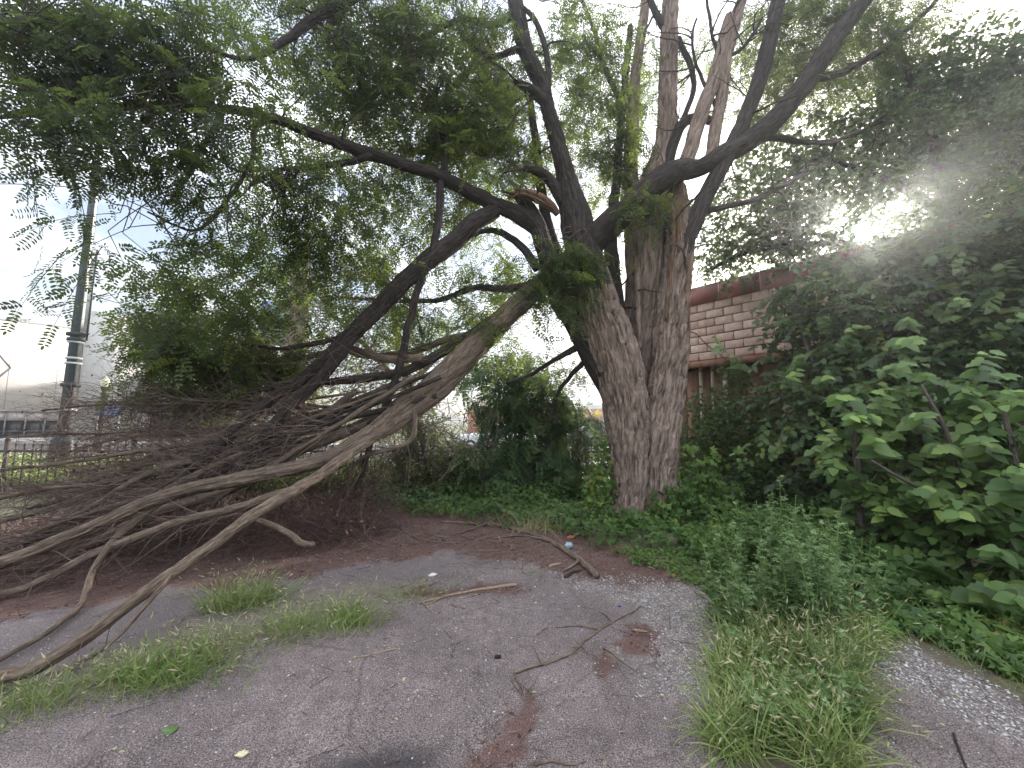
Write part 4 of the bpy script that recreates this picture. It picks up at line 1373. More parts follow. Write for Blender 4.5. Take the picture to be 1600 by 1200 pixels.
# the collapsed limb: torn from the trunk, its ends on the ground at the left
FALL = [
    ([(900, 405, 6.85, 10), (850, 442, 6.7, 15), (800, 485, 6.55, 17), (740, 545, 6.35, 19), (680, 598, 6.15, 16), (620, 645, 5.95, 14), (560, 690, 5.6, 12), (500, 720, 5.3, 11), (400, 743, 4.9, 10), (300, 763, 4.6, 9), (220, 790, 4.3, 9), (120, 835, 4.0, 8), (0, 880, 3.7, 8), (-90, 910, 3.5, 7)], 40, 0.03),
    ([(740, 560, 6.35, 10), (680, 620, 6.1, 11), (610, 668, 5.8, 9), (545, 708, 5.3, 8), (490, 748, 4.8, 8), (400, 802, 4.1, 8), (330, 852, 3.6, 8), (250, 908, 3.15, 8), (150, 985, 2.75, 9), (60, 1040, 2.5, 9), (0, 1058, 2.42, 10), (-60, 1075, 2.36, 10)], 22, 0.012),
    ([(830, 455, 6.7, 8), (753, 511, 6.6, 8), (690, 552, 6.45, 7.5), (630, 580, 6.2, 7), (560, 592, 6.1, 7), (480, 600, 6.0, 5), (380, 615, 6.0, 4), (300, 640, 5.9, 3)], 16, 0.008),
    ([(690, 585, 6.25, 7), (640, 618, 6.2, 8), (560, 668, 5.9, 8), (480, 700, 5.6, 8), (420, 735, 5.3, 8), (340, 770, 5.1, 8), (250, 800, 4.8, 8), (160, 842, 4.5, 8), (60, 885, 4.2, 7), (-50, 915, 4.0, 6)], 20, 0.012),
    ([(620, 600, 6.3, 7), (520, 640, 6.3, 6), (420, 665, 6.0, 6), (330, 690, 5.8, 5), (200, 735, 5.5, 5), (110, 757, 5.3, 4), (0, 778, 5.1, 3), (-70, 792, 5.0, 3)], 12, 0.0),
    ([(560, 665, 6.1, 6), (450, 700, 5.9, 6), (330, 722, 5.6, 6), (240, 740, 5.4, 5), (120, 782, 5.1, 5), (0, 815, 4.8, 4), (-60, 830, 4.7, 4)], 12, 0.0),
    ([(250, 785, 4.5, 6), (190, 832, 4.2, 6), (155, 880, 3.9, 5), (132, 930, 3.5, 5), (95, 980, 3.15, 4), (40, 1025, 2.85, 4), (-30, 1060, 2.6, 3)], 10, 0.0),
    ([(265, 900, 3.2, 4), (240, 930, 3.05, 4), (200, 975, 2.85, 3.5), (150, 1020, 2.7, 3), (90, 1052, 2.55, 3)], 8, 0.0),
    ([(775, 328, 6.6, 12), (735, 355, 6.5, 14), (700, 385, 6.4, 14), (640, 432, 6.2, 13), (560, 512, 6.0, 12), (480, 588, 5.8, 10), (400, 642, 5.6, 9), (340, 700, 5.4, 8), (290, 742, 5.2, 7), (230, 785, 5.0, 6)], 26, 0.016),
    ([(560, 512, 6.0, 9), (520, 568, 5.85, 9), (480, 612, 5.75, 9), (430, 662, 5.6, 9), (390, 705, 5.45, 8), (365, 745, 5.3, 7), (330, 790, 5.1, 5)], 18, 0.01),
    ([(400, 700, 5.5, 6), (300, 745, 5.2, 6), (200, 800, 4.7, 6), (100, 850, 4.3, 6), (20, 870, 4.1, 5), (-60, 880, 4.0, 5)], 12, 0.0),
    ([(470, 760, 5.0, 5), (380, 790, 4.7, 6), (280, 815, 4.4, 6), (180, 850, 4.1, 6), (80, 900, 3.8, 6), (-40, 960, 3.5, 5)], 12, 0.0),
    ([(300, 720, 5.3, 5), (220, 745, 5.1, 4), (130, 800, 4.8, 4), (60, 830, 4.6, 4), (-20, 850, 4.5, 3)], 10, 0.0),
    ([(560, 610, 6.1, 5), (500, 650, 6.0, 5), (430, 690, 5.9, 4), (350, 700, 5.9, 3), (260, 712, 5.9, 3), (190, 735, 5.9, 2)], 10, 0.0),
    ([(480, 640, 6.2, 4), (400, 690, 6.1, 4), (300, 700, 6.1, 3), (190, 725, 6.0, 3), (110, 740, 6.0, 2)], 8, 0.0),
    ([(660, 560, 6.2, 7), (600, 560, 6.3, 6), (540, 545, 6.4, 5), (470, 560, 6.5, 4), (400, 560, 6.6, 3)], 10, 0.0),
    ([(560, 520, 6.0, 4), (500, 535, 5.9, 4), (430, 545, 5.8, 3), (380, 535, 5.7, 2)], 8, 0.0),
    ([(760, 520, 6.6, 6), (700, 530, 6.8, 6), (640, 550, 7.0, 5), (560, 555, 7.2, 4), (500, 520, 7.4, 3)], 10, 0.0),
    ([(650, 640, 5.9, 4), (640, 690, 5.8, 4), (560, 720, 5.7, 3), (540, 790, 5.6, 2)], 8, 0.0),
]
rf = random.Random(21)
for k in range(15):
    x0 = rf.uniform(470, 700)
    y0 = 590 + (700 - x0) * 0.42 + rf.uniform(-25, 30)
    x1, y1 = rf.uniform(-60, 190), rf.uniform(735, 900)
    Y0, Y1 = rf.uniform(5.8, 6.3), rf.uniform(4.6, 5.6) if y1 < 800 else rf.uniform(4.1, 4.8)
    h = rf.uniform(2.6, 4.6)
    c = []
    sag = rf.uniform(-18, 22)
    for t in (0, 0.25, 0.5, 0.75, 1.0):
        c.append((x0 + (x1 - x0) * t, y0 + (y1 - y0) * t + sag * math.sin(math.pi * t) + rf.uniform(-3, 3), Y0 + (Y1 - Y0) * t, h * (1 - 0.45 * t)))
    FALL.append((c, 8, 0.0))
for k in range(12):
    x0 = rf.uniform(420, 640)
    y0 = 600 + (640 - x0) * 0.3 + rf.uniform(-20, 30)
    x1, y1 = rf.uniform(50, 240), rf.uniform(600, 730)
    Y0, Y1 = rf.uniform(6.0, 6.5), rf.uniform(5.6, 6.2)
    h = rf.uniform(1.8, 3.2)
    sag = rf.uniform(-20, 14)
    FALL.append(([(x0 + (x1 - x0) * t, y0 + (y1 - y0) * t + sag * math.sin(math.pi * t) + rf.uniform(-4, 4), Y0 + (Y1 - Y0) * t, h * (1 - 0.5 * t)) for t in (0, 0.25, 0.5, 0.75, 1.0)], 6, 0.0))
FALL_P = []
fl_root = None
for k, (c, segs, ridge) in enumerate(FALL):
    mat = BD if k in (2, 8, 9, 16) or k > 18 and k % 5 in (1, 3) else BF
    o, P = add_limb('fallen_limb' if segs > 14 else 'fallen_branch', c, mat, 0.045, max(segs, 8), max(ridge, 0.005), 0.3, 80 + k, 0.02, clamp=True, sample=False, freq=16, label='collapsed limb resting on the ground' if k == 0 else None)
    FALL_P.append(P)

# side branches grown from the standing limbs
limb_list = list(LIMBS)
r_ = np.random.default_rng(3)
for k in range(150):
    P = limb_list[r_.integers(7, len(limb_list))]
    i0 = int(r_.uniform(0.35, 0.95) * (len(P) - 1))
    p0 = P[i0, :3]
    if p0[2] < 3.2:
        continue
    tg = P[min(i0 + 2, len(P) - 1), :3] - P[i0, :3]
    tg = tg / max(np.linalg.norm(tg), 1e-6)
    d = tg * 0.7 + r_.normal(size=3) * 0.75 + np.array([-0.15, 0, 0.1])
    d /= np.linalg.norm(d)
    L = r_.uniform(0.5, 1.5)
    n = 9
    pts = [p0]
    for q in range(n):
        d = d + r_.normal(size=3) * 0.2 + np.array([0, 0, -0.05])
        d /= np.linalg.norm(d)
        pts.append(pts[-1] + d * L / n)
    pts = np.array(pts)
    r0 = min(P[i0, 3] * 0.6, r_.uniform(0.012, 0.028))
    a = Acc()
    tube(a, pts, np.linspace(r0, 0.004, n + 1), 7, 0, 0.1, 200 + k)
    part('branch', a, BD, tree)
    LIMBS.append(np.c_[pts, np.full(n + 1, 0.01)])
LIMB_PTS = np.concatenate([p[:, :3] for p in LIMBS])[::2]

LOC_NEAR = [
    (40, 60, 3.2, 110, 90, .5, 2.2), (150, 80, 3.3, 120, 100, .5, 2.4), (280, 60, 3.6, 120, 90, .6, 2.3), (330, 160, 3.6, 110, 70, .5, 2.0), (180, 190, 3.3, 130, 55, .5, 1.9),
    (50, 180, 3.1, 90, 55, .4, 1.8), (30, 255, 3.0, 50, 40, .3, 1.2), (230, 245, 3.6, 90, 40, .4, 1.4), (310, 250, 3.8, 70, 45, .4, 1.8), (90, 260, 3.1, 30, 30, .2, 0.8),
    (140, 345, 3.6, 34, 40, .3, 1.6), (130, 410, 3.6, 60, 22, .4, 0.8), (225, 395, 3.9, 50, 32, .4, 0.9), (165, 462, 3.9, 45, 16, .3, 0.5),
]
LOC_MID = [
    (340, 380, 4.4, 70, 60, .5, 0.9), (300, 470, 4.9, 105, 50, .5, 1.6), (330, 540, 6.3, 105, 75, .5, 3.4), (400, 575, 6.4, 80, 50, .4, 3.2), (255, 520, 6.0, 55, 55, .4, 1.8), (310, 605, 6.3, 60, 26, .3, 1.8), (455, 565, 6.5, 50, 40, .3, 1.6), (350, 450, 5.6, 80, 50, .5, 1.4),
    (450, 30, 5.5, 120, 60, .8, 1.3), (560, 60, 6, 120, 90, 1, 1.5), (680, 50, 6.5, 120, 80, 1, 1.6), (520, 160, 6, 110, 70, .8, 1.4), (640, 165, 6.5, 110, 80, .8, 1.4), (720, 190, 7, 80, 60, .8, 2.0),
    (430, 250, 5.5, 80, 60, .8, 1.2), (420, 340, 5.5, 90, 65, .8, 1.1), (520, 320, 6, 100, 80, .8, 1.2), (480, 430, 6, 110, 70, .8, 1.2), (600, 390, 6.5, 90, 60, .8, 1.3), (740, 270, 7, 80, 50, .8, 1.7), (770, 110, 7, 60, 90, .8, 1.7),
    (610, 290, 6.8, 90, 40, .6, 1.4), (900, 60, 7.5, 60, 70, .8, 1.6), (930, 180, 7.5, 65, 100, .8, 1.6), (960, 260, 7.5, 60, 60, .8, 1.2), (1000, 120, 8, 60, 90, .8, 0.9), (830, 250, 7.3, 40, 60, .5, 1.4), (700, 340, 7.4, 80, 40, .6, 1.3),
    (1250, 30, 8, 90, 60, .9, 2.0), (1320, 80, 8, 90, 70, .9, 1.7), (1180, 130, 8, 60, 80, .8, 0.9), (1110, 60, 8, 50, 60, .8, 0.4), (1400, 30, 8, 70, 45, .8, 1.4), (1230, 150, 8, 70, 60, .7, 1.3),
    (880, 405, 6.45, 55, 45, .3, 2.6), (850, 450, 6.3, 60, 40, .3, 1.8), (790, 500, 6.3, 60, 30, .3, 1.2), (1000, 312, 6.5, 42, 20, .2, 2.2),
    (770, 430, 7.5, 70, 50, .6, 1.2), (690, 480, 7.5, 100, 50, .8, 1.2), (800, 545, 7.6, 80, 30, .5, 0.6), (890, 570, 8, 50, 45, .5, 0.6), (590, 500, 7.2, 90, 50, .6, 1.0), (940, 400, 7.8, 25, 60, .4, 0.6),
]
leaf_a, twig_a = Acc(), Acc()
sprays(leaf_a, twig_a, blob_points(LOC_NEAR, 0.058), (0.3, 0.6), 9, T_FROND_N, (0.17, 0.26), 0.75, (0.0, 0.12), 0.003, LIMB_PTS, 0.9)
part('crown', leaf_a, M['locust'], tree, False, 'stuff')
leaf_a = Acc()
# paler leaf tone imitating sunlit foliage high in the middle of the crown
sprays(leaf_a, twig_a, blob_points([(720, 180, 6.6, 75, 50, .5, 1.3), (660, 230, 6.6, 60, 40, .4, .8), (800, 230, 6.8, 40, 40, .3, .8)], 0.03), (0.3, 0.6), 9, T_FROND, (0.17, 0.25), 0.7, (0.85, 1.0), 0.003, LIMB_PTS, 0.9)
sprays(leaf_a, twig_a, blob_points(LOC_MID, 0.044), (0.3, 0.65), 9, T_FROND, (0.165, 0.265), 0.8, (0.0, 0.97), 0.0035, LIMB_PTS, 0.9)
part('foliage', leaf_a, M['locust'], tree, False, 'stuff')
part('twigs', twig_a, M['twig'], tree, True, 'stuff')

# ------------------------------------------------------------------ brush of dead twigs under the collapsed limb
def curved_twigs(acc, A, D, L, r0, wig=0.25, k=6, droop=0.0, tone=None, segs=3, zmin=0.01):
    n = len(A)
    d = nrmz(D)
    P = np.zeros((n, k, 3))
    P[:, 0] = A
    st = (L / (k - 1))[:, None]
    for i in range(1, k):
        d = d + rng.normal(size=(n, 3)) * wig
        d[:, 2] -= droop
        d = nrmz(d)
        P[:, i] = P[:, i - 1] + d * st
    P[:, :, 2] = np.maximum(P[:, :, 2], zmin)
    R = r0[:, None] * np.linspace(1, 0.3, k)[None]
    multi_tubes(acc, P, R, segs, tone)
    return P


brush = thing('brush_pile', 'tangled reddish brown pile of dead twigs under the collapsed limb', 'brush pile', at(400, 880, 5.0))
ta = Acc()
ends = []
for P in FALL_P[1:]:
    if P[:, 1].min() < 3.3 and P[0, 1] < 5.05:
        continue
    n = int(1.5 * len(P) ** 0.95)
    lo = int(len(P) * 0.25)
    if P is FALL_P[1]:
        n = 16
    i0 = rng.integers(lo, len(P) - 1, n)
    A = P[i0, :3]
    tg = nrmz(P[np.minimum(i0 + 1, len(P) - 1), :3] - P[np.maximum(i0 - 1, 0), :3])
    D = tg * 0.9 + rng.normal(size=(n, 3)) * 0.55 + np.array([-0.1, 0, -0.05])
    Pp = curved_twigs(ta, A, D, rng.uniform(0.3, 1.1, n), rng.uniform(0.0025, 0.007, n), 0.22, 5, 0.01, rng.uniform(0.3, 1, n), 3)
    ends.append(Pp[:, 2:].reshape(-1, 3))
E = np.concatenate(ends)
E = E[(E[:, 1] > 4.3)]
ta2 = Acc()
i0 = rng.integers(0, len(E), 1000)
D = np.array([-0.5, -0.2, -0.3]) + rng.normal(size=(len(i0), 3)) * 0.8
curved_twigs(ta2, E[i0], D, rng.uniform(0.15, 0.6, len(i0)), rng.uniform(0.0015, 0.0035, len(i0)), 0.28, 5, 0.05, rng.uniform(0.15, 0.9, len(i0)))
part('thick_twigs', ta, M['dead_twig'], brush, True, 'stuff')
part('fine_twigs', ta2, M['dead_twig'], brush, True, 'stuff')
# matted heap near the ground
mat_blobs = [(40, 905, 3.95, 120, 26, .4, .6), (170, 895, 4.1, 110, 26, .4, .6), (290, 880, 4.3, 90, 26, .4, .7), (-60, 900, 3.9, 90, 30, .4, .6), (520, 850, 5.2, 90, 40, .5, 1), (430, 840, 5.0, 110, 50, .5, 1), (560, 780, 5.8, 70, 60, .6, 1), (320, 850, 4.8, 120, 40, .5, 1), (480, 760, 5.8, 110, 60, .6, 1), (240, 850, 5.0, 110, 35, .5, .9), (600, 830, 5.8, 50, 30, .5, 1), (100, 850, 5.0, 110, 35, .5, .7), (350, 790, 5.6, 130, 50, .6, 0.9), (520, 750, 6.2, 90, 40, .6, .8), (200, 800, 5.6, 150, 35, .6, .5), (20, 870, 4.8, 90, 25, .4, 0.5)]
C = blob_points(mat_blobs, 0.0011)
C = C[C[:, 2] > 0.0]
n = len(C)
ta3 = Acc()
D = rng.normal(size=(n, 3)) * np.array([0.9, 0.8, 0.75]) + np.array([-0.4, -0.1, -0.1])
curved_twigs(ta3, C, D, rng.uniform(0.15, 0.55, n), rng.uniform(0.0014, 0.0033, n), 0.36, 4, 0.06, np.clip(rng.normal(0.2, 0.2, n), 0, 1))
part('matted_twigs', ta3, M['dead_twig'], brush, True, 'stuff')
# dead leaves still hanging in the upper tangle
dl = Acc()
C = blob_points([(190, 680, 6.0, 80, 40, .5, .5), (270, 660, 6.0, 90, 35, .5, .7), (220, 720, 5.7, 130, 40, .5, .5), (120, 735, 5.6, 60, 30, .4, .4), (500, 800, 5.4, 110, 50, .5, .8), (380, 780, 5.4, 130, 50, .5, .7)], 0.004)
n = len(C)
scatter(dl, T_SLIM, C, rand_dirs(n) + np.array([0, 0, -0.6]), rand_dirs(n), rng.uniform(0.03, 0.07, n), rng.random(n))
i0 = rng.integers(0, len(E), 1800)
i0 = i0[E[i0, 2] > 0.8]
n = len(i0)
scatter(dl, T_SLIM, E[i0] + rng.normal(size=(n, 3)) * 0.05, rand_dirs(n) + np.array([0, 0, -0.6]), rand_dirs(n), rng.uniform(0.03, 0.06, n), rng.random(n) * 0.7)
part('dead_leaves', dl, M['dead_leaf'], brush, False, 'stuff')
ta4 = Acc()
C = blob_points([(210, 640, 6.0, 110, 40, .5, 1), (300, 635, 6.0, 80, 35, .5, 1), (130, 700, 5.8, 90, 50, .5, 1), (400, 700, 6.0, 140, 50, .6, .9), (250, 730, 5.6, 160, 50, .6, 1)], 0.011)
n = len(C)
D = rng.normal(size=(n, 3)) * 0.4 + np.array([-1.0, -0.1, 0.05])
curved_twigs(ta4, C, D, rng.uniform(0.3, 0.9, n), rng.uniform(0.002, 0.0045, n), 0.2, 5, 0.04, rng.uniform(0.0, 0.6, n))
part('upper_twigs', ta4, M['dead_twig'], brush, True, 'stuff')
bchunk = thing('broken_branch', 'pale broken branch end jutting out of the brush pile', 'branch', at(490, 850, 4.3))
P = limb_from([(385, 806, 4.4, 3), (420, 818, 4.3, 4), (455, 835, 4.2, 4.5), (470, 848, 4.15, 5), (490, 851, 4.1, 4)])
a = Acc()
tube(a, P[:, :3], P[:, 3], 10, 0.004, 0.2, 300)
part('branch_wood', a, BF, bchunk)
P = limb_from([(464, 845, 4.16, 3), (478, 852, 4.12, 3.2), (490, 846, 4.1, 1)])
a = Acc()
tube(a, P[:, :3], P[:, 3], 9, 0.012, 0.5, 301)
part('torn_end', a, BF, bchunk)


# ------------------------------------------------------------------ other trees and shrubs
def wood(name, ctrl, mat, parent, seed, segs=10, ridge=0.0, step=0.08):
    P = resample(limb_from(ctrl), step)
    J = np.stack([fbm(P[:, :3] * 2.3 + seed, 3, seed + k) - 0.5 for k in range(3)], 1)
    P[:, :3] += J * 0.05
    a = Acc()
    tube(a, P[:, :3], P[:, 3], segs, ridge, 0.12, seed)
    part(name, a, mat, parent)
    return P[:, :3]


# large leafy tree beyond and over the block building
rt_ = thing('mulberry_tree', 'tall leafy tree rising over the block building with the sun shining through it', 'tree', (9.0, 8.5, 0))
pts = []
pts.append(wood('trunk', [(1560, 760, 7.4, 26), (1545, 560, 7.5, 22), (1520, 420, 7.7, 17), (1480, 300, 7.9, 12), (1440, 180, 8.1, 8), (1400, 60, 8.2, 4)], BD, rt_, 400, 20, 0.02))
for k, s in enumerate(([(1500, 360, 7.8, 8), (1420, 300, 7.9, 6), (1330, 260, 8.1, 4), (1240, 250, 8.3, 3)], [(1520, 420, 7.7, 8), (1420, 390, 7.8, 6), (1300, 380, 8.2, 5), (1180, 390, 8.8, 4), (1110, 420, 9.2, 3)],
                      [(1480, 300, 7.9, 7), (1520, 220, 8.0, 5), (1560, 130, 8.2, 4), (1590, 60, 8.3, 2)], [(1540, 520, 7.5, 9), (1600, 400, 7.2, 7), (1680, 280, 7.2, 4)], [(1530, 450, 7.6, 6), (1570, 350, 7.3, 5), (1580, 250, 7.3, 3)])):
    pts.append(wood('limb', s, BD, rt_, 410 + k, 10))
pts = np.concatenate(pts)
RT = [(1260, 310, 8.2, 110, 70, .7, 1.5), (1340, 230, 8.4, 110, 70, .8, 1.6), (1450, 210, 8.4, 110, 80, .8, 1.9), (1500, 120, 8.5, 90, 70, .8, 2.1), (1570, 130, 8.5, 70, 70, .8, 1.8), (1400, 130, 8.6, 60, 50, .6, 1.4), (1560, 230, 7.6, 100, 60, .8, 2.0), (1440, 300, 7.6, 100, 50, .8, 1.5),
      (1560, 330, 7.2, 100, 50, .7, 1.3), (1450, 385, 7.4, 120, 35, .7, 1.8), (1260, 385, 8.4, 80, 35, .7, 1.6), (1140, 390, 9.2, 55, 45, .7, 1.5), (1200, 350, 9.0, 60, 50, .7, 1.4), (1190, 260, 9.2, 70, 60, .7, 1.1), (1115, 330, 9.4, 40, 60, .6, 0.9), (1640, 250, 7.2, 70, 150, .7, 2.0), (1560, 380, 6.0, 100, 40, .5, 2.4), (1345, 415, 7.4, 90, 25, .5, 2.0), (1640, 350, 5.6, 70, 80, .5, 2.2)]
leaf_a, twig_a = Acc(), Acc()
C = blob_points(RT, 0.023)
sc_ = at(1345, 357, 8.0)
sunv = np.array(SUN)
rel = C - np.array([0, 0, EYE])
off = np.linalg.norm(rel - (rel @ sunv)[:, None] * sunv[None], axis=1)
C = C[off > 0.16]
sprays(leaf_a, twig_a, C, (0.35, 0.7), 10, T_LEAF4, (0.085, 0.14), 0.5, (0.0, 0.9), 0.0035, pts, 0.5)
part('crown', leaf_a, M['mulberry_back'], rt_, False, 'stuff')
part('twigs', twig_a, M['twig'], rt_, True, 'stuff')

# trees behind the collapsed limb
bgt = thing('background_tree', 'olive tinged leafy tree behind the collapsed limb beyond the fence', 'tree', (-2.0, 13.5, 0))
pts = [wood('trunk', [(640, 730, 13.4, 9), (645, 640, 13.4, 8), (630, 560, 13.4, 6), (610, 470, 13.4, 4), (600, 400, 13.4, 2)], BD, bgt, 430, 12)]
pts.append(wood('limb', [(640, 620, 13.4, 5), (590, 560, 13.3, 4), (530, 500, 13.2, 3), (480, 440, 13, 2)], BD, bgt, 431))
pts.append(wood('limb', [(640, 600, 13.4, 5), (680, 560, 13.4, 4), (700, 520, 13.4, 3)], BD, bgt, 432))
leaf_a, twig_a = Acc(), Acc()
sprays(leaf_a, twig_a, blob_points([(540, 450, 13, 110, 70, 1.2, 1.4), (600, 560, 13, 110, 60, 1.2, 1.5), (630, 640, 12.5, 80, 50, 1, 1.6), (530, 620, 13, 90, 60, 1.2, 1.4), (690, 660, 12, 40, 35, .8, 1.2), (460, 540, 13.5, 60, 80, 1, 1.2), (660, 560, 13, 50, 36, 1, 0.5)], 0.12), (0.5, 0.9), 10, T_SLIM, (0.1, 0.17), 0.4, (0, 1), 0.006, np.concatenate(pts), 1.8)
part('crown', leaf_a, M['olive'], bgt, False, 'stuff')
part('twigs', twig_a, M['twig'], bgt, True, 'stuff')

vt = thing('vine_clad_trunk', 'thick upright trunk wrapped in vines behind the collapsed limb', 'tree', at(455, 735, 11.5))
a = wood('trunk', [(440, 745, 11.5, 17), (447, 680, 11.5, 16), (457, 600, 11.5, 16), (464, 520, 11.5, 15), (470, 440, 11.5, 13), (474, 380, 11.5, 9)], B, vt, 440, 30, 0.03, 0.06)
leaf_a = Acc()
C = blob_points([(460, 560, 11.4, 26, 110, .3, 1.4), (470, 450, 11.4, 34, 60, .4, 1.6), (445, 690, 11.4, 24, 50, .3, 0.7)], 0.004)
n = len(C)
scatter(leaf_a, T_LEAF4, C, rand_dirs(n, 0.5) + np.array([0, -0.4, -0.5]), rand_dirs(n) + np.array([0, -0.8, 0.5]), rng.uniform(0.06, 0.1, n), rng.random(n))
part('vine_leaves', leaf_a, M['vine'], vt, False, 'stuff')

# tree crown behind the white building
ft = thing('rooftop_tree', 'yellowish tree top showing above the white building roof', 'tree', (fo.x - 4, fo.y + 8, 0))
c0 = at(30, 510, 36)
a = Acc()
tube(a, [(c0.x, 36, 0), (c0.x, 36, 4), (c0.x + 0.2, 36, c0.z - 0.5)], [0.25, 0.2, 0.1], 8)
part('trunk', a, BD, ft)
leaf_a = Acc()
sprays(leaf_a, None, blob_points([(10, 515, 36, 40, 22, 1.5, 2.5), (50, 520, 36, 45, 14, 1.5, 2.5), (-60, 520, 36, 60, 30, 1.5, 2.5)], 0.3), (0.6, 1.1), 12, T_SLIM, (0.2, 0.35), 0.3, (0.2, 1), 0.01)
part('crown', leaf_a, M['olive'], ft, False, 'stuff')

# feathery shrubs between trunk and fallen limb
def frond_shrub(name, label, loc, stems, blobs, mat, tmpl=T_FROND_L, sc=(0.26, 0.44), seed=0, area=0.07, nf=8, tone=(0, 0.85)):
    root = thing(name, label, 'shrub', loc)
    pts = []
    for k, s in enumerate(stems):
        pts.append(wood('stem', s, M['twig'], root, seed + k, 8))
    la, tw = Acc(), Acc()
    sprays(la, tw, blob_points(blobs, area), (0.3, 0.6), nf, tmpl, sc, 0.8, tone, 0.004, np.concatenate(pts), 1.5)
    part('foliage', la, mat, root, False, 'stuff')
    part('twigs', tw, M['twig'], root, True, 'stuff')
    return root


frond_shrub('feathery_shrub', 'tall dark green feathery shrub in the middle left of the trunk', at(810, 790, 9.0),
            [[(810, 800, 9.0, 4), (812, 740, 9.0, 4), (815, 660, 9.0, 3), (820, 590, 9.0, 1.5)], [(800, 800, 9.0, 3), (780, 740, 8.9, 3), (750, 680, 8.9, 1.5)], [(820, 800, 9.0, 3), (850, 720, 8.9, 3), (880, 660, 8.9, 1.5)]],
            [(800, 595, 9.0, 80, 60, .6, 1.5), (830, 650, 9, 90, 50, .7, 1.6), (790, 720, 8.7, 95, 55, .7, 1.9), (850, 740, 8.6, 70, 55, .6, 1.7), (800, 775, 8.3, 90, 30, .5, 1.6)], M['shrub'], seed=500)
frond_shrub('leafy_shrub', 'bushy green shrub right against the left side of the trunk', at(905, 780, 8.8),
            [[(905, 800, 8.9, 4), (905, 720, 8.9, 3), (900, 640, 8.9, 1.5)], [(915, 800, 8.9, 3), (890, 720, 8.8, 2)]],
            [(885, 640, 9.2, 35, 50, .5, 0.9), (905, 715, 8.9, 55, 50, .5, 2.0), (880, 770, 8.5, 60, 40, .5, 2.2)], M['shrub'], T_FROND, (0.16, 0.26), 520, tone=(0.1, 1))
frond_shrub('dark_shrub', 'dark brownish shrub laced with dead vines behind the collapsed limb', at(660, 790, 8.8),
            [[(670, 800, 8.8, 4), (665, 720, 8.8, 3), (650, 640, 8.9, 1.5)], [(640, 800, 8.8, 3), (620, 720, 8.8, 2)], [(700, 800, 8.8, 3), (720, 720, 8.8, 2)]],
            [(660, 700, 9, 80, 60, .6, 1.9), (700, 740, 8.8, 60, 60, .6, 2.2), (610, 740, 8.6, 50, 60, .5, 1.6), (630, 650, 9.4, 60, 40, .5, 1.2)], M['olive'], T_FROND, (0.12, 0.2), 540, tone=(0, 0.5), area=0.05)
dv = thing('dead_vines', 'bare pale vines looping over the undergrowth in the middle', 'vine', at(650, 800, 8.0))
a = Acc()
for k in range(46):
    x, y = rng.uniform(590, 780), rng.uniform(620, 760)
    p0 = at(x, y, rng.uniform(7.6, 8.4))
    n = 8
    d = Vector((rng.normal() * 0.3, rng.normal() * 0.2, -0.8))
    pp_ = [p0]
    for q in range(n):
        d = d + Vector((rng.normal() * 0.25, rng.normal() * 0.2, rng.normal() * 0.2 - 0.02))
        d.normalize()
        pp_.append(pp_[-1] + d * rng.uniform(0.1, 0.2))
    pp_ = [Vector((p.x, p.y, max(p.z, 0.02))) for p in pp_]
    tube(a, pp_, np.linspace(0.007, 0.003, n + 1), 5, tone=rng.uniform(0.4, 1))
part('vine_stems', a, M['dead_twig'], dv, True, 'stuff')


# ------------------------------------------------------------------ leafy cover: vines and creepers
def leaf_cover(name, label, cat, loc, blobs, mat, tmpl, sc, area, face=(0, -0.7, 0.6), tone=(0, 1), stems=0, kind_label='leaves', zmin=0.01):
    root = thing(name, label, cat, loc)
    C = blob_points(blobs, area)
    C = C[C[:, 2] > zmin]
    n = len(C)
    la = Acc()
    d = rand_dirs(n, 0.6) + np.array([0, -0.3, -0.35])
    nr = rng.normal(size=(n, 3)) * 0.5 + np.asarray(face)
    scatter(la, tmpl, C, d, nr, rng.uniform(*sc, n), np.clip(rng.uniform(*tone, n), 0, 1))
    part(kind_label, la, mat, root, False, 'stuff')
    if stems:
        k = rng.integers(0, n, stems)
        sa = Acc()
        curved_twigs(sa, C[k], rand_dirs(stems, 0.6) + np.array([0, 0, -0.3]), rng.uniform(0.3, 0.8, stems), rng.uniform(0.002, 0.004, stems), 0.3, 6, 0.02, rng.uniform(0.2, 0.6, stems))
        part('stems', sa, M['dead_twig'], root, True, 'stuff')
    return root


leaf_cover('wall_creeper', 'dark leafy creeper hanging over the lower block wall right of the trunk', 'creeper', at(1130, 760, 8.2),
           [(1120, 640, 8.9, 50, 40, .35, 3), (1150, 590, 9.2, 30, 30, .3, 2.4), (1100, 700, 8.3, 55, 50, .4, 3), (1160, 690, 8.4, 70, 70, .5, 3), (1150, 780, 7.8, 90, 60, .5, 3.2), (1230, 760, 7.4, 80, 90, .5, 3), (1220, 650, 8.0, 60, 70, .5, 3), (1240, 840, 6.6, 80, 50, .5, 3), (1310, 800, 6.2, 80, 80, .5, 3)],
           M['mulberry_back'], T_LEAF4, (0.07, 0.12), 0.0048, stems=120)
leaf_cover('trunk_creeper', 'bright green creeper climbing the left side of the trunk', 'creeper', at(945, 800, 6.7),
           [(945, 720, 6.95, 22, 40, .2, 2.5), (938, 770, 6.8, 30, 40, .25, 3), (925, 810, 6.5, 40, 30, .3, 3), (950, 840, 6.2, 60, 22, .3, 3)],
           M['vine'], T_PALM, (0.06, 0.1), 0.0045, tone=(0.3, 1), stems=30)
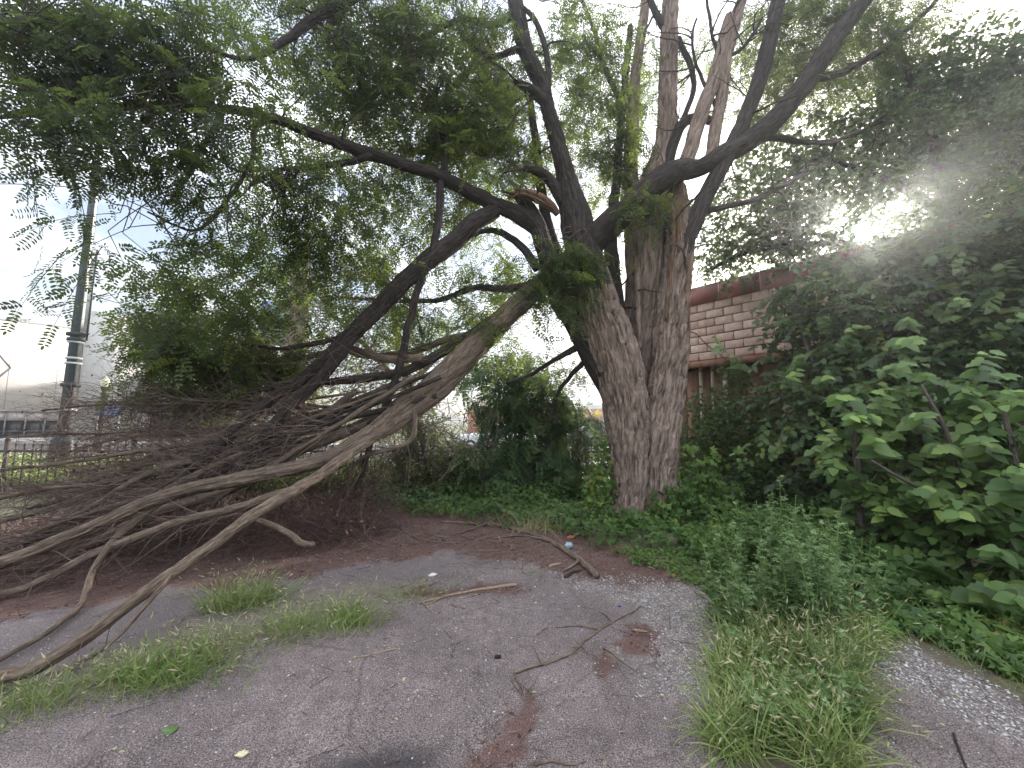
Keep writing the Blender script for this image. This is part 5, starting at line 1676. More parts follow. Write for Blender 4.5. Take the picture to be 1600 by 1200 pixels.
leaf_cover('base_creeper', 'lush green creeper heaped around the foot of the big trunk', 'creeper', at(1060, 830, 6.3),
           [(1000, 830, 6.2, 60, 26, .35, 3), (1060, 800, 6.5, 50, 40, .4, 3), (1080, 840, 6.0, 70, 28, .4, 3.2), (1110, 780, 6.8, 50, 40, .4, 3), (930, 850, 6.0, 40, 18, .3, 2.5), (1130, 830, 6.2, 50, 40, .4, 3), (1085, 745, 7.2, 30, 25, .3, 2.2)],
           M['vine'], T_PALM, (0.07, 0.12), 0.005, tone=(0, 0.9), stems=40)
leaf_cover('undergrowth', 'low green undergrowth along the foot of the middle shrubs', 'undergrowth', at(760, 800, 8.0),
           [(640, 800, 7.8, 70, 25, .5, 2.4), (740, 800, 7.8, 80, 22, .5, 2.6), (830, 805, 7.4, 70, 22, .5, 2.6), (890, 820, 6.9, 40, 22, .4, 2.4), (690, 770, 8.3, 90, 20, .4, 1.6), (560, 810, 7.6, 40, 20, .4, 1.0), (700, 812, 7.2, 120, 16, .4, 1.8), (820, 822, 6.9, 90, 16, .4, 2.2), (900, 836, 6.4, 50, 14, .3, 2.2), (620, 815, 7.0, 60, 10, .3, 1.0)],
           M['vine'], T_LEAF6, (0.05, 0.09), 0.0045, tone=(0, 0.75), stems=60)
def grass_at(root, C, h, n_tone=(0.0, 0.9), seeds=0.15, lean=0.45, out_from=None):
    n = len(C)
    d = np.stack([rng.normal(size=n) * lean, rng.normal(size=n) * lean, np.ones(n)], 1)
    if out_from is not None:
        o = C - np.asarray(out_from)[None]
        o[:, 2] = 0
        d[:, :2] += o[:, :2] / max(np.abs(o[:, :2]).max(), 0.05) * 0.7
    nr = d * np.array([1, 1, 0]) + rng.normal(size=(n, 3)) * np.array([0.4, 0.4, 0.0]) + 1e-3
    hh = rng.uniform(h[0], h[1], n)
    ga = Acc()
    pick = rng.integers(0, 3, n)
    tn = np.clip(rng.uniform(n_tone[0], n_tone[1], n), 0, 1)
    for k in range(3):
        s = pick == k
        if s.any():
            V0, T0 = T_BLADES[k]
            scatter(ga, (V0 * np.array([1, 1, 1.0]), T0), C[s], d[s], nr[s], hh[s], tn[s])
    part('blades', ga, M['grass'], root, False, 'stuff')
    ns = int(n * seeds)
    if ns:
        sa, st = Acc(), Acc()
        k = rng.choice(n, ns, replace=False)
        dd = nrmz(d[k] * np.array([0.8, 0.8, 1.0]))
        L = hh[k] * rng.uniform(0.85, 1.15, ns)
        tip = C[k] + dd * L[:, None]
        mid_ = C[k] + dd * L[:, None] * 0.6 + rng.normal(size=(ns, 3)) * 0.01
        tip = tip + dd * np.array([1, 1, 0]) * (L * 0.25)[:, None]
        multi_tubes(st, np.stack([C[k], mid_, tip], 1), np.outer(np.ones(ns), [0.0012, 0.001, 0.0008]), 3, rng.uniform(0.3, 1, ns))
        part('stalks', st, M['grass'], root, False, 'stuff')
        scatter(sa, T_SPIKE, tip, dd * np.array([1, 1, 0.4]) + rng.normal(size=(ns, 3)) * 0.25 + np.array([0, 0, -0.1]), rand_dirs(ns), rng.uniform(0.035, 0.075, ns), rng.random(ns))
        part('seed_heads', sa, M['seed'], root, False, 'stuff')


def carpet(name, label, cat, pts, dens, h, mat, tmpl, sc, tone=(0, 1), face=(-0.1, -0.45, 0.9), stems=40, edge=0.2):
    """low leafy plants covering a patch of ground; h = lowest and highest canopy height"""
    g_ = np.array(gpoly(pts))
    area = float(abs(np.sum(g_[:, 0] * np.roll(g_[:, 1], 1) - g_[:, 1] * np.roll(g_[:, 0], 1))) / 2)
    n0 = int(area * dens * 2.5)
    C = rng.uniform(g_.min(0) - edge, g_.max(0) + edge, (n0 * 2, 2))
    w1 = np.stack([fbm(np.c_[C * 2.2, 0 * C[:, 0]], 3, 3) - 0.5, fbm(np.c_[C * 2.2, 0 * C[:, 0]], 3, 23) - 0.5], 1) * edge * 2.4
    C = C[pip(C[:, 0] + w1[:, 0], C[:, 1] + w1[:, 1], [tuple(q) for q in g_])][:int(area * dens)]
    n = len(C)
    hh = h[0] + (h[1] - h[0]) * np.clip(fbm(np.c_[C * 1.7, 0 * C[:, 0]], 3, 71) * 2 - 0.5, 0, 1)
    z = ground_z(C[:, 0], C[:, 1]) + 0.01 + hh * rng.random(n) ** 0.6
    P = np.c_[C, z]
    root = thing(name, label, cat, Vector((float(C[:, 0].mean()), float(C[:, 1].mean()), 0)))
    la = Acc()
    d = rand_dirs(n, 0.3) + np.array([0, -0.25, -0.2])
    nr = rng.normal(size=(n, 3)) * 0.45 + np.asarray(face)
    kind = fbm(np.c_[C * 2.6, 0 * C[:, 0]], 3, 131) + rng.normal(size=n) * 0.06
    tn = np.clip(rng.uniform(*tone, n) * 0.6 + 0.8 * (kind - 0.25), 0, 1)
    szv = rng.uniform(*sc, n) * (0.6 + 0.8 * fbm(np.c_[C * 3.3, 0 * C[:, 0]], 2, 57))
    for q, tm in enumerate((tmpl, T_SLIM if tmpl is T_LEAF6 else T_LEAF6, T_MUG)):
        lo, hi = ((-9, 0.5), (0.5, 0.6), (0.6, 9))[q]
        sl = (kind >= lo) & (kind < hi)
        scatter(la, tm, P[sl], d[sl], nr[sl], szv[sl] * (1, 1.1, 1.4)[q], tn[sl])
    part('leaves', la, mat, root, False, 'stuff')
    k = rng.integers(0, n, stems)
    sa = Acc()
    A = P[k].copy()
    A[:, 2] = 0.0
    tt = np.linspace(0, 1, 4)[None, :, None]
    Q = A[:, None] * (1 - tt) + P[k][:, None] * tt + rng.normal(size=(stems, 4, 3)) * 0.012
    multi_tubes(sa, Q, np.outer(np.ones(stems), [0.003, 0.0027, 0.0022, 0.0015]), 4, rng.uniform(0.2, 0.6, stems))
    part('stems', sa, M['dead_twig'], root, True, 'stuff')
    return root


carpet('ground_ivy', 'bright green ivy carpet below the mulberry shrub at the right edge', 'ivy',
       [(1350, 975), (1420, 925), (1520, 925), (1720, 940), (1800, 1110), (1610, 1090), (1530, 1052), (1440, 1005), (1375, 1012)], 900, (0.04, 0.2), M['vine'], T_PALM, (0.06, 0.1), (0.3, 1))
carpet('edge_weeds', 'low round leaved weeds creeping onto the gravel right of the log', 'weed',
       [(960, 868), (1040, 856), (1110, 872), (1150, 930), (1160, 985), (1125, 975), (1100, 935), (1050, 902), (990, 884)], 1500, (0.01, 0.09), M['vine'], T_LEAF6, (0.025, 0.055), (0.4, 1), (0, -0.3, 1))
carpet('nettle_patch', 'leafy green weeds filling the ground between the trunk and the mugwort', 'weed',
       [(1060, 858), (1100, 835), (1200, 815), (1330, 820), (1440, 850), (1500, 900), (1440, 950), (1370, 985), (1340, 940), (1200, 905), (1130, 925), (1090, 885)], 1000, (0.08, 0.55), M['vine'], T_LEAF6, (0.05, 0.1), (0, 0.85), stems=90)
carpet('low_undergrowth', 'green undergrowth between the red litter and the middle shrubs', 'undergrowth',
       [(560, 800), (640, 812), (700, 815), (830, 830), (905, 852), (1000, 860), (1060, 852), (1060, 790), (900, 775), (560, 775)], 480, (0.02, 0.5), M['vine'], T_LEAF6, (0.04, 0.1), (0, 0.7), stems=120, edge=0.4)
dg = thing('dead_grass', 'tan dead grass clump at the litter edge behind the log', 'grass', G(850, 835))
C = np.stack([rng.normal(G(850, 832).x, 0.35, 420), rng.normal(G(850, 825).y, 0.25, 420)], 1)
grass_at(dg, np.c_[C, ground_z(C[:, 0], C[:, 1])], (0.12, 0.4), (0.85, 1.0), 0.05, 0.7)
leaf_cover('trunk_sprouts', 'pale lobed creeper sprouts right of the trunk against the dark wall creeper', 'creeper', at(1100, 740, 7.0),
           [(1105, 715, 7.0, 20, 16, .2, 0.7), (1110, 745, 6.8, 16, 12, .2, 0.7), (1075, 700, 7.2, 16, 14, .15, 0.8), (1150, 715, 7.0, 30, 20, .2, 0.4)],
           M['young'], T_PALM, (0.08, 0.13), 0.006, tone=(0, 0.7))
# ------------------------------------------------------------------ mulberry shrubs on the right
def leaf_mesh(tm, mat, nm='leaf', tone=0.5):
    a = Acc()
    a.add(tm[0], None, tm[1], None, tone)
    return a.mesh(nm, mat, False)


def place_leaf(me, parent, p, d, nr, s):
    d = Vector(d).normalized()
    nr = Vector(nr)
    side = nr.cross(d).normalized()
    nr = d.cross(side)
    o = piece('leaf', me, parent, p, Matrix((d, side, nr)).transposed().to_quaternion())
    o.scale = (s, s, s)
    return o


LM_D = [leaf_mesh(t, M['mulberry'], tone=k) for t in (T_SIMPLE, T_LOBED) for k in (0.15, 0.5, 0.85)]
LM_Y = [leaf_mesh(t, M['young'], tone=k) for t in (T_SIMPLE, T_LOBED) for k in (0.1, 0.8)]


def mulberry(label, loc, stems, blobs, shoots, seed, mat, area=0.06, sc=(0.1, 0.17), nf=9, hero=None):
    root = thing('mulberry_shrub', label, 'shrub', loc)
    pts = [wood('branch', s, M['twig'], root, seed + k, 8) for k, s in enumerate(stems)]
    la, tw = Acc(), Acc()
    C = blob_points(blobs, area)
    sprays(la, tw, C, (0.3, 0.6), nf, T_LEAF6, sc, 0.5, (0, 0.95), 0.0024, np.concatenate(pts), 0.45, (-0.25, -0.6, 0.35))
    sel = C[rng.integers(0, len(C), max(2, len(C) // 3))]
    sprays(la, tw, sel, (0.3, 0.6), nf, T_LOBED, sc, 0.5, (0, 0.95), 0.0024, np.concatenate(pts), 0.45, (-0.25, -0.6, 0.35))
    part('foliage', la, mat, root, False, 'stuff')
    part('twigs', tw, M['twig'], root, True, 'stuff')
    cnt = 0
    R = random.Random(seed)
    for (px, py, Y, L, yng, nl) in shoots:
        p0 = at(px, py, Y)
        # a leafy shoot that leans out towards the light; the young leaves sit at its tip
        d = Vector((R.uniform(-0.9, 0.1), R.uniform(-0.9, -0.2), R.uniform(-0.1, 0.6))).normalized()
        q = [p0 - d * L * 0.8 + Vector((0, 0, -0.06 * L)), p0 - d * L * 0.3, p0 + d * L * 0.25]
        a = Acc()
        tube(a, smooth_curve([tuple(v) for v in q], 4), np.linspace(0.004, 0.0015, 9), 6)
        part('shoot', a, M['twig'], root)
        side = d.cross(Vector((0, 0, 1))).normalized()
        for k in range(nl):
            if cnt >= 290:
                break
            t = k / max(1, nl - 1)
            p = p0 - d * L * (0.75 - t)
            sg = 1 if k % 2 else -1
            dr = d * R.uniform(0.2, 0.6) + side * sg * R.uniform(0.6, 1.0) + Vector((R.uniform(-.25, .25), R.uniform(-.35, .05), R.uniform(-0.75, 0.0)))
            nr = Vector((R.uniform(-.5, .2), R.uniform(-1.0, -0.3), R.uniform(0.4, 0.9)))
            y = t > 1 - yng - 0.12
            place_leaf(R.choice(LM_Y if y else LM_D), root, p, dr, nr, (0.105 + 0.085 * (1 - t)) * R.uniform(0.85, 1.25))
            cnt += 1
    return root


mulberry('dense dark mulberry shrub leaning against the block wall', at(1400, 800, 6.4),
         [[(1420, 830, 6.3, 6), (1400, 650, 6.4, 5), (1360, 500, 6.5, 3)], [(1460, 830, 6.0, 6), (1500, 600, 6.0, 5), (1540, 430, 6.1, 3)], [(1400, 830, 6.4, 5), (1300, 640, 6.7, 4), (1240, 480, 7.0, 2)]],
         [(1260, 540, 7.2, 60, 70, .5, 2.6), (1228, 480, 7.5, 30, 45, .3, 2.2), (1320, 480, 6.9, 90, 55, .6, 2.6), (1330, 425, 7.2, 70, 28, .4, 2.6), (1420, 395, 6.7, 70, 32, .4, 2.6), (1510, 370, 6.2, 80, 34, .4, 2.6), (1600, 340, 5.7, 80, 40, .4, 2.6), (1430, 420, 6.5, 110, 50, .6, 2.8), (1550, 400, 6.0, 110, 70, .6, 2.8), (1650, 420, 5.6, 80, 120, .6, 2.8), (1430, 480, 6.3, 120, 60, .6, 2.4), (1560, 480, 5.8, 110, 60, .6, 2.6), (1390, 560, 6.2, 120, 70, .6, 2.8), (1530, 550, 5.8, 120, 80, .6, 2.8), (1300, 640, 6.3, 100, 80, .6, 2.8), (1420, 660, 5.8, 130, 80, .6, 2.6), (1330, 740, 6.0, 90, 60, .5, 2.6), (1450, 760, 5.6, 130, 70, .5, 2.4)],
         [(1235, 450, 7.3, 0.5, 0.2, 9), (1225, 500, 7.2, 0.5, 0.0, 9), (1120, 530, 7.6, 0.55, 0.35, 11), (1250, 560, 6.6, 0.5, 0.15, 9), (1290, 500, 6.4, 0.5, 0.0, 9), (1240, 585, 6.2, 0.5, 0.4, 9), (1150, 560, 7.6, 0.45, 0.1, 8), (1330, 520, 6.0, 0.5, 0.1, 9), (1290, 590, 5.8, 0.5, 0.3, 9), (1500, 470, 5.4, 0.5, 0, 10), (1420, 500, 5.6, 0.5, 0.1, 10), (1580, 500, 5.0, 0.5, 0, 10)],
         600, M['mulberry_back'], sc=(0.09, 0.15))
mulberry('big leaved mulberry shrub with pale young shoots at the right edge', at(1500, 930, 4.3),
         [[(1345, 840, 4.6, 6), (1343, 770, 4.6, 5), (1335, 690, 4.5, 4), (1330, 640, 4.3, 2)], [(1520, 930, 4.2, 6), (1500, 800, 4.1, 5), (1480, 680, 4.0, 3), (1440, 600, 4.0, 2)], [(1560, 930, 4.0, 6), (1590, 760, 3.8, 4), (1570, 640, 3.8, 3)], [(1500, 800, 4.1, 4), (1430, 760, 4.0, 3), (1360, 720, 4.0, 2)]],
         [(1560, 650, 4.2, 80, 70, .35, 2.8), (1520, 770, 4.0, 100, 60, .35, 2.3), (1420, 810, 4.4, 90, 50, .35, 2.2), (1580, 830, 3.6, 70, 90, .35, 2.4), (1490, 880, 3.9, 80, 50, .3, 2.8), (1430, 720, 4.5, 80, 60, .35, 2.8), (1440, 620, 4.5, 80, 50, .3, 2.2), (1340, 690, 4.7, 50, 50, .3, 2.0), (1640, 740, 3.6, 60, 150, .3, 2)],
         [(1335, 650, 4.0, 0.42, 0.3, 13), (1310, 620, 4.1, 0.4, 0.3, 10), (1365, 690, 4.0, 0.4, 0.0, 10), (1440, 650, 3.9, 0.42, 0.3, 12), (1475, 700, 3.8, 0.42, 0.0, 12), (1530, 690, 3.6, 0.42, 0.25, 12), (1420, 530, 4.3, 0.45, 0.3, 11), (1405, 570, 4.2, 0.42, 0.0, 10), (1540, 560, 4.0, 0.42, 0.12, 11), (1430, 770, 3.9, 0.42, 0.25, 11), (1500, 800, 3.6, 0.42, 0.3, 12), (1585, 740, 3.3, 0.4, 0.35, 11), (1470, 930, 3.5, 0.4, 0.35, 12), (1560, 860, 3.3, 0.4, 0.1, 12), (1390, 800, 4.1, 0.42, 0.1, 11), (1590, 620, 3.7, 0.42, 0, 11), (1510, 620, 4.0, 0.42, 0.0, 11), (1450, 590, 4.2, 0.42, 0.0, 11), (1380, 620, 4.3, 0.4, 0.1, 9), (1590, 930, 3.0, 0.4, 0.1, 11), (1540, 920, 3.2, .4, 0.0, 10), (1420, 860, 4.0, .4, 0.1, 10), (1350, 760, 4.4, .4, 0.1, 10)],
         640, M['mulberry'], sc=(0.1, 0.16))

# ------------------------------------------------------------------ grasses and weeds
def tuft(label, px, py, rx, ry, n, h, seeds=0.12, tone=(0, 0.85)):
    c = G(px, py)
    root = thing('grass_tuft', label, 'grass', c, 'grass tufts along the crack in the lot')
    n = int(n * 0.72)
    q = rng.normal(size=(n, 2)) * np.array([0.7, 0.85])
    C = np.stack([c.x + q[:, 0] * rx, c.y + q[:, 1] * ry, 0 * q[:, 0]], 1)
    C[:, 2] = ground_z(C[:, 0], C[:, 1]) - 0.005
    grass_at(root, C, h, (tone[0], min(1.0, tone[1] + 0.1)), seeds * 1.5, 0.5, c)


tuft('tall upright grass tuft in front of the brush pile', 375, 945, 0.22, 0.12, 620, (0.12, 0.34), 0.14)
tuft('dark green floppy grass tuft on the crack edge, largest on the left', 262, 1055, 0.24, 0.1, 900, (0.1, 0.26), 0.04, (0, 0.6))
tuft('pale grass tuft with many seed heads near the middle of the crack', 545, 975, 0.2, 0.1, 620, (0.1, 0.24), 0.2)
tuft('sparse grey green tuft between the dark floppy tuft and the pale seeded tuft', 450, 990, 0.18, 0.1, 380, (0.08, 0.26), 0.12, (0.2, 0.95))
tuft('grass tuft at the far left beside the end of the front branch', 40, 1105, 0.18, 0.1, 560, (0.07, 0.19), 0.08)
tuft('thin bleached tuft just behind the dark floppy tuft', 340, 1020, 0.28, 0.12, 420, (0.06, 0.2), 0.25, (0.5, 1.0))
tuft('tiny grass tuft at the right end of the crack', 640, 935, 0.22, 0.08, 240, (0.04, 0.14), 0.15, (0.3, 1))
tuft('small grass tuft beside the pale stick', 705, 918, 0.12, 0.06, 120, (0.03, 0.08), 0.0, (0.2, .9))
tuft('bleached thin tuft by the front branch left of the dark floppy tuft', 190, 1070, 0.2, 0.1, 300, (0.06, 0.18), 0.2, (0.5, 1.0))
tuft('little green tuft on the litter near the log', 832, 898, 0.12, 0.06, 120, (0.03, 0.09), 0.0)

gr = thing('roadside_grass', 'seeding green grass strip in the right foreground between the two gravel patches', 'grass', G(1230, 1130))
GP = gpoly([(1125, 985), (1110, 1080), (1105, 1240), (1365, 1240), (1350, 1080), (1375, 1010), (1330, 960), (1180, 950)])
gp_ = np.array(GP)
C = rng.uniform(gp_.min(0), gp_.max(0), (24000, 2))
w1 = (fbm(np.c_[C * 3.0, 0 * C[:, 0]], 3, 5) - 0.5) * 0.3
keep = pip(C[:, 0] + w1, C[:, 1] + w1, GP) & (fbm(np.c_[C * 5.0, 0 * C[:, 0]], 3, 19) > 0.40)
C = C[keep]
C = C[rng.random(len(C)) < 0.35 + 0.65 * (fbm(np.c_[C * 6.0, 0 * C[:, 0]], 2, 44) > 0.47)][:7000]
C = np.c_[C, ground_z(C[:, 0], C[:, 1]) - 0.005]
grass_at(gr, C, (0.06, 0.36), (0, 1.0), 0.16, 0.6)
gr2 = thing('fringe_grass', 'short grass fringe along the foot of the right hand shrubs', 'grass', G(1400, 960))
GP2 = gpoly([(1130, 930), (1180, 1000), (1380, 1020), (1440, 1010), (1560, 1070), (1640, 1120), (1700, 1050), (1500, 940), (1350, 900), (1150, 890)])
gp_ = np.array(GP2)
C = rng.uniform(gp_.min(0), gp_.max(0), (12000, 2))
C = C[pip(C[:, 0], C[:, 1], GP2)][:4000]
C = np.c_[C, ground_z(C[:, 0], C[:, 1]) - 0.005]
grass_at(gr2, C, (0.05, 0.16), (0, 0.9), 0.03, 0.6)
# verge beyond the fence
vg = Acc()
C = np.stack([rng.uniform(-17, 5, 14000), rng.uniform(8.6, 13.0, 14000), np.full(14000, -0.06)], 1)
sel = C[:, 0] < 1.5
C = C[sel]
n = len(C)
d = np.stack([rng.normal(size=n) * .3, rng.normal(size=n) * .3, np.ones(n)], 1)
scatter(vg, (T_BLADES[1][0] * np.array([1, 3.0, 1]), T_BLADES[1][1]), C, d, d * np.array([1, 1, 0]) + 1e-3, rng.uniform(0.3, 0.85, n), np.clip(rng.normal(0.6, 0.25, n), 0, 1))
part('verge_grass', vg, M['grass'], None, False, 'stuff')


def mugwort(name, label, spots, seed):
    c = G(*spots[0][:2])
    root = thing(name, label, 'weed', c)
    la, sa = Acc(), Acc()
    for px, py, h in spots:
        b = G(px, py)
        n = 9
        d = Vector((rng.normal() * 0.12, rng.normal() * 0.12, 1)).normalized()
        P = [b + Vector((0, 0, -0.01))]
        for k in range(n):
            d = (d + Vector((rng.normal() * 0.07, rng.normal() * 0.07, 0.04))).normalized()
            P.append(P[-1] + d * h / n)
        tube(sa, P, np.linspace(0.006, 0.002, n + 1), 6, tone=0.5)
        P = np.array(P)
        m_ = int(h * 75)
        t = rng.uniform(0.1, 1.0, m_)
        base = np.stack([np.interp(t * n, np.arange(n + 1), P[:, k]) for k in range(3)], 1)
        dd = rand_dirs(m_, 0.35) + np.array([0, 0, 0.45])
        scatter(la, T_MUG, base, dd, rand_dirs(m_) * 0.5 + np.array([0, 0, 1.0]), (0.13 - 0.085 * t) * rng.uniform(0.7, 1.3, m_), np.clip(rng.uniform(0, 0.7, m_) + 0.3 * t, 0, 1))
    part('stems', sa, M['grass'], root, True, 'stuff')
    part('foliage', la, M['mugwort'], root, False, 'stuff')


sp = []
for k in range(110):
    x = rng.normal(1235, 62)
    y = rng.uniform(905, 1010)
    if 1110 < x < 1370:
        sp.append((x, y, rng.uniform(0.35, 0.86) * (1.1 if 1160 < x < 1320 else 0.8)))
mugwort('mugwort_clump', 'grey green mugwort clump at the head of the grass strip', sp, 1)
mugwort('tall_mugwort', 'single tall pale mugwort spike rising above the mugwort clump', [(1213, 935, 1.15), (1216, 937, 1.0)], 2)
mugwort('young_weeds', 'leafy young weeds scattered through the seeding grass', [(rng.uniform(1150, 1330), rng.uniform(1040, 1190), rng.uniform(0.15, 0.3)) for k in range(46)], 3)

# ------------------------------------------------------------------ sticks, stones and litter on the lot
def stick(name, label, pts, r0, r1, mat, cat='stick', side=(), group=None, lift=0.0, segs=9, seed=0):
    ctrl = []
    for px, py in pts:
        g = G(px, py)
        ctrl.append((g.x, g.y, g.z))
    P = smooth_curve(ctrl, 5)
    P = resample(np.c_[P, np.zeros(len(P))], 0.03)[:, :3]
    R = np.linspace(r0, r1, len(P))
    P[:, :2] += (np.stack([fbm(P * 9 + seed, 2, seed + k) - 0.5 for k in range(2)], 1)) * 0.03
    P[:, 2] = ground_z(P[:, 0], P[:, 1]) + R * 0.9 + lift
    root = thing(name, label, cat, Vector(P[0]), group)
    a = Acc()
    tube(a, P, R, segs, 0.15 * r0, 0.2, seed)
    part('wood', a, mat, root)
    for k, s in enumerate(side):
        ctrl = [(G(*q).x, G(*q).y, 0) for q in s]
        Q = resample(np.c_[smooth_curve(ctrl, 5), np.zeros(5 * (len(ctrl) - 1) + 1)], 0.03)[:, :3]
        rr_ = np.linspace(min(r0, r1), min(r0, r1) * 0.4, len(Q))
        Q[:, 2] = ground_z(Q[:, 0], Q[:, 1]) + rr_ + np.linspace(r0 * 0.8, 0.0, len(Q))
        a = Acc()
        tube(a, Q, rr_, 6, 0, 0.15, seed + k + 1)
        part('side_twig', a, mat, root)
    return root


stick('fallen_stick', 'long dark kinked stick lying across the middle of the asphalt', [(803, 1052), (835, 1041), (872, 1031), (892, 1020), (915, 1000), (938, 982), (965, 967), (1002, 948)], 0.0095, 0.006, BF,
      side=([(848, 1040), (838, 1018), (834, 1010)], [(935, 984), (905, 978), (870, 980)], [(803, 1052), (812, 1070), (818, 1085)], [(955, 972), (945, 960), (935, 955)]), seed=31)
stick('fallen_log', 'thick curved grey branch lying at the edge of the red litter by the trunk', [(690, 818), (740, 820), (790, 826), (850, 845), (890, 868), (912, 885), (932, 906)], 0.018, 0.036, BF, 'log',
      side=([(860, 850), (820, 840), (770, 842)], [(905, 880), (890, 890), (872, 900)], [(760, 822), (720, 835), (700, 838)]), seed=35, segs=14)
stick('pale_stick', 'straight pale brown stick on the litter left of the long dark stick', [(655, 945), (690, 935), (730, 926), (770, 921), (806, 917)], 0.008, 0.016, M['pale_wood'], side=([(690, 936), (670, 945), (662, 948)], [(660, 944), (672, 955), (685, 962)], [(712, 950), (705, 945), (700, 948)]), seed=37)
stick('small_stick', 'thin pale forked stick on the asphalt near the left middle', [(548, 1033), (575, 1027), (600, 1021), (622, 1016)], 0.004, 0.006, M['pale_wood'], side=([(575, 1027), (590, 1030), (600, 1034)],), seed=39)
stick('curved_root', 'brown curved bare branch on the red litter left of the log', [(625, 828), (650, 842), (690, 848), (715, 848)], 0.014, 0.008, BF, seed=41)
stick('red_litter_stick', 'thin brown stick crossing the red litter patch on the gravel', [(942, 1010), (962, 1025), (985, 1042), (1010, 1058)], 0.006, 0.004, BF, seed=43)
stick('short_twig', 'short twig end pointing at the camera near the bottom middle', [(800, 1062), (806, 1075), (815, 1082), (818, 1092)], 0.004, 0.003, BF, seed=45)
stick('long_bare_twig', 'long thin twig along the bottom edge below the red litter', [(835, 1195), (860, 1188), (890, 1192), (915, 1186)], 0.007, 0.004, BF, seed=47)
stick('right_twig', 'dark stick lying on the asphalt at the bottom right', [(1490, 1150), (1500, 1170), (1508, 1195), (1512, 1215)], 0.006, 0.004, BD, seed=49)
stick('stub_stick', 'short dark stub next to the log end', [(882, 905), (895, 898), (908, 893)], 0.016, 0.014, BD, seed=51)
stick('bark_slab', 'flat brown bark piece on the weeds right of the log', [(1005, 882), (1030, 880), (1055, 884), (1075, 886)], 0.018, 0.012, BF, 'bark', seed=53)
stick('leaning_twig', 'short thin twig lying beside the dark floppy grass tuft', [(275, 1062), (290, 1058), (300, 1055)], 0.004, 0.003, BF, seed=55)


def chip(label, px, py, L, ang, mat=None, w=0.25):
    g = G(px, py)
    g.z = float(ground_z(g.x, g.y)[0])
    root = thing('wood_chip', label, 'wood chip', g, 'splintered wood chips around the log')
    a = Acc()
    d = Vector((math.cos(ang), math.sin(ang), 0))
    s = Vector((-d.y, d.x, 0))
    V = []
    for t, ww, h in ((0, 0.3, 0.3), (0.25, 1.0, 1.0), (0.7, 0.8, 0.8), (1.0, 0.1, 0.2)):
        for (e, z) in ((-1, 0.1), (1, 0.0), (0.5, 1.0), (-0.6, 0.8)):
            V.append(g + d * (t - 0.5) * L + s * e * ww * w * L * 0.5 + Vector((0, 0, 0.003 + z * h * 0.1 * L)))
    Q = [(r * 4 + j, r * 4 + (j + 1) % 4, r * 4 + 4 + (j + 1) % 4, r * 4 + 4 + j) for r in range(3) for j in range(4)] + [(3, 2, 1, 0), (12, 13, 14, 15)]
    a.add(V, Q)
    part('chip_body', a, mat or M['pale_wood'], root, False)


chip('large pale wood splinter pointing away beside the log', 868, 884, 0.2, 0.5)
chip('pale wood chip on the weeds right of the log', 1018, 890, 0.12, -0.9)
chip('pale chip on the gravel below the log end', 972, 925, 0.09, -0.6)
chip('yellowish chip above the red litter patch on the gravel', 1000, 985, 0.13, -0.2)
chip('small pale chip on the tip of the pale stick', 742, 931, 0.06, 0.2)


def lump(name, label, cat, px, py, r, mat, sq=0.5, seed=0, rough=0.5, lift=0.4):
    g = G(px, py)
    g.z = float(ground_z(g.x, g.y)[0])
    root = thing(name, label, cat, g)
    th, ph = np.meshgrid(np.linspace(0, 2 * np.pi, 16, endpoint=False), np.linspace(0.02, np.pi - 0.02, 9))
    d = np.stack([np.cos(th) * np.sin(ph), np.sin(th) * np.sin(ph), np.cos(ph)], -1).reshape(-1, 3)
    rr_ = r * (1 + rough * (fbm(d * 2.3 + seed, 3, seed) - 0.5) * 2)
    V = d * rr_[:, None] * np.array([1.2, 0.9, sq]) + np.array([g.x, g.y, g.z + r * sq * lift * 2])
    i_ = np.arange(8)[:, None] * 16
    j_ = np.arange(16)[None]
    Q = np.stack([i_ + j_, i_ + 16 + j_, i_ + 16 + (j_ + 1) % 16, i_ + (j_ + 1) % 16], -1).reshape(-1, 4)
    a = Acc()
    a.add(V, Q)
    return part('crumpled_body', a, mat, root, False)


lump('plastic_bottle', 'crumpled pale blue plastic scrap in the weeds behind the log', 'litter', 888, 857, 0.048, M['bag'], 0.8, 3, 0.9)
lump('snack_wrapper', 'orange brown wrapper lying just behind the pale blue plastic', 'litter', 893, 842, 0.045, M['orange_wrap'], 0.5, 5, 0.9)
lump('paper_scrap', 'crumpled white paper scrap on the old slab behind the pale stick', 'litter', 677, 897, 0.035, M['paper'], 0.5, 7, 0.8)
lump('yellow_wrapper', 'small pale yellow wrapper at the bottom left of the asphalt', 'litter', 378, 1180, 0.022, M['yellow_wrap'], 0.4, 9, 0.9)
lump('bottle_cap', 'tiny blue bottle cap beside the long dark stick end', 'litter', 968, 947, 0.014, M['blue_cap'], 0.5, 11, 0.1)
lump('seed_cone', 'small black lump on the asphalt left of the long dark stick', 'debris', 777, 1027, 0.018, M['black_lump'], 0.6, 13, 0.6)
lump('green_leaf_bit', 'pale green leaf scrap on the asphalt at lower left', 'leaf', 264, 1143, 0.03, M['mugwort'], 0.2, 15, 0.9)

# loose white gravel
pa = Acc()


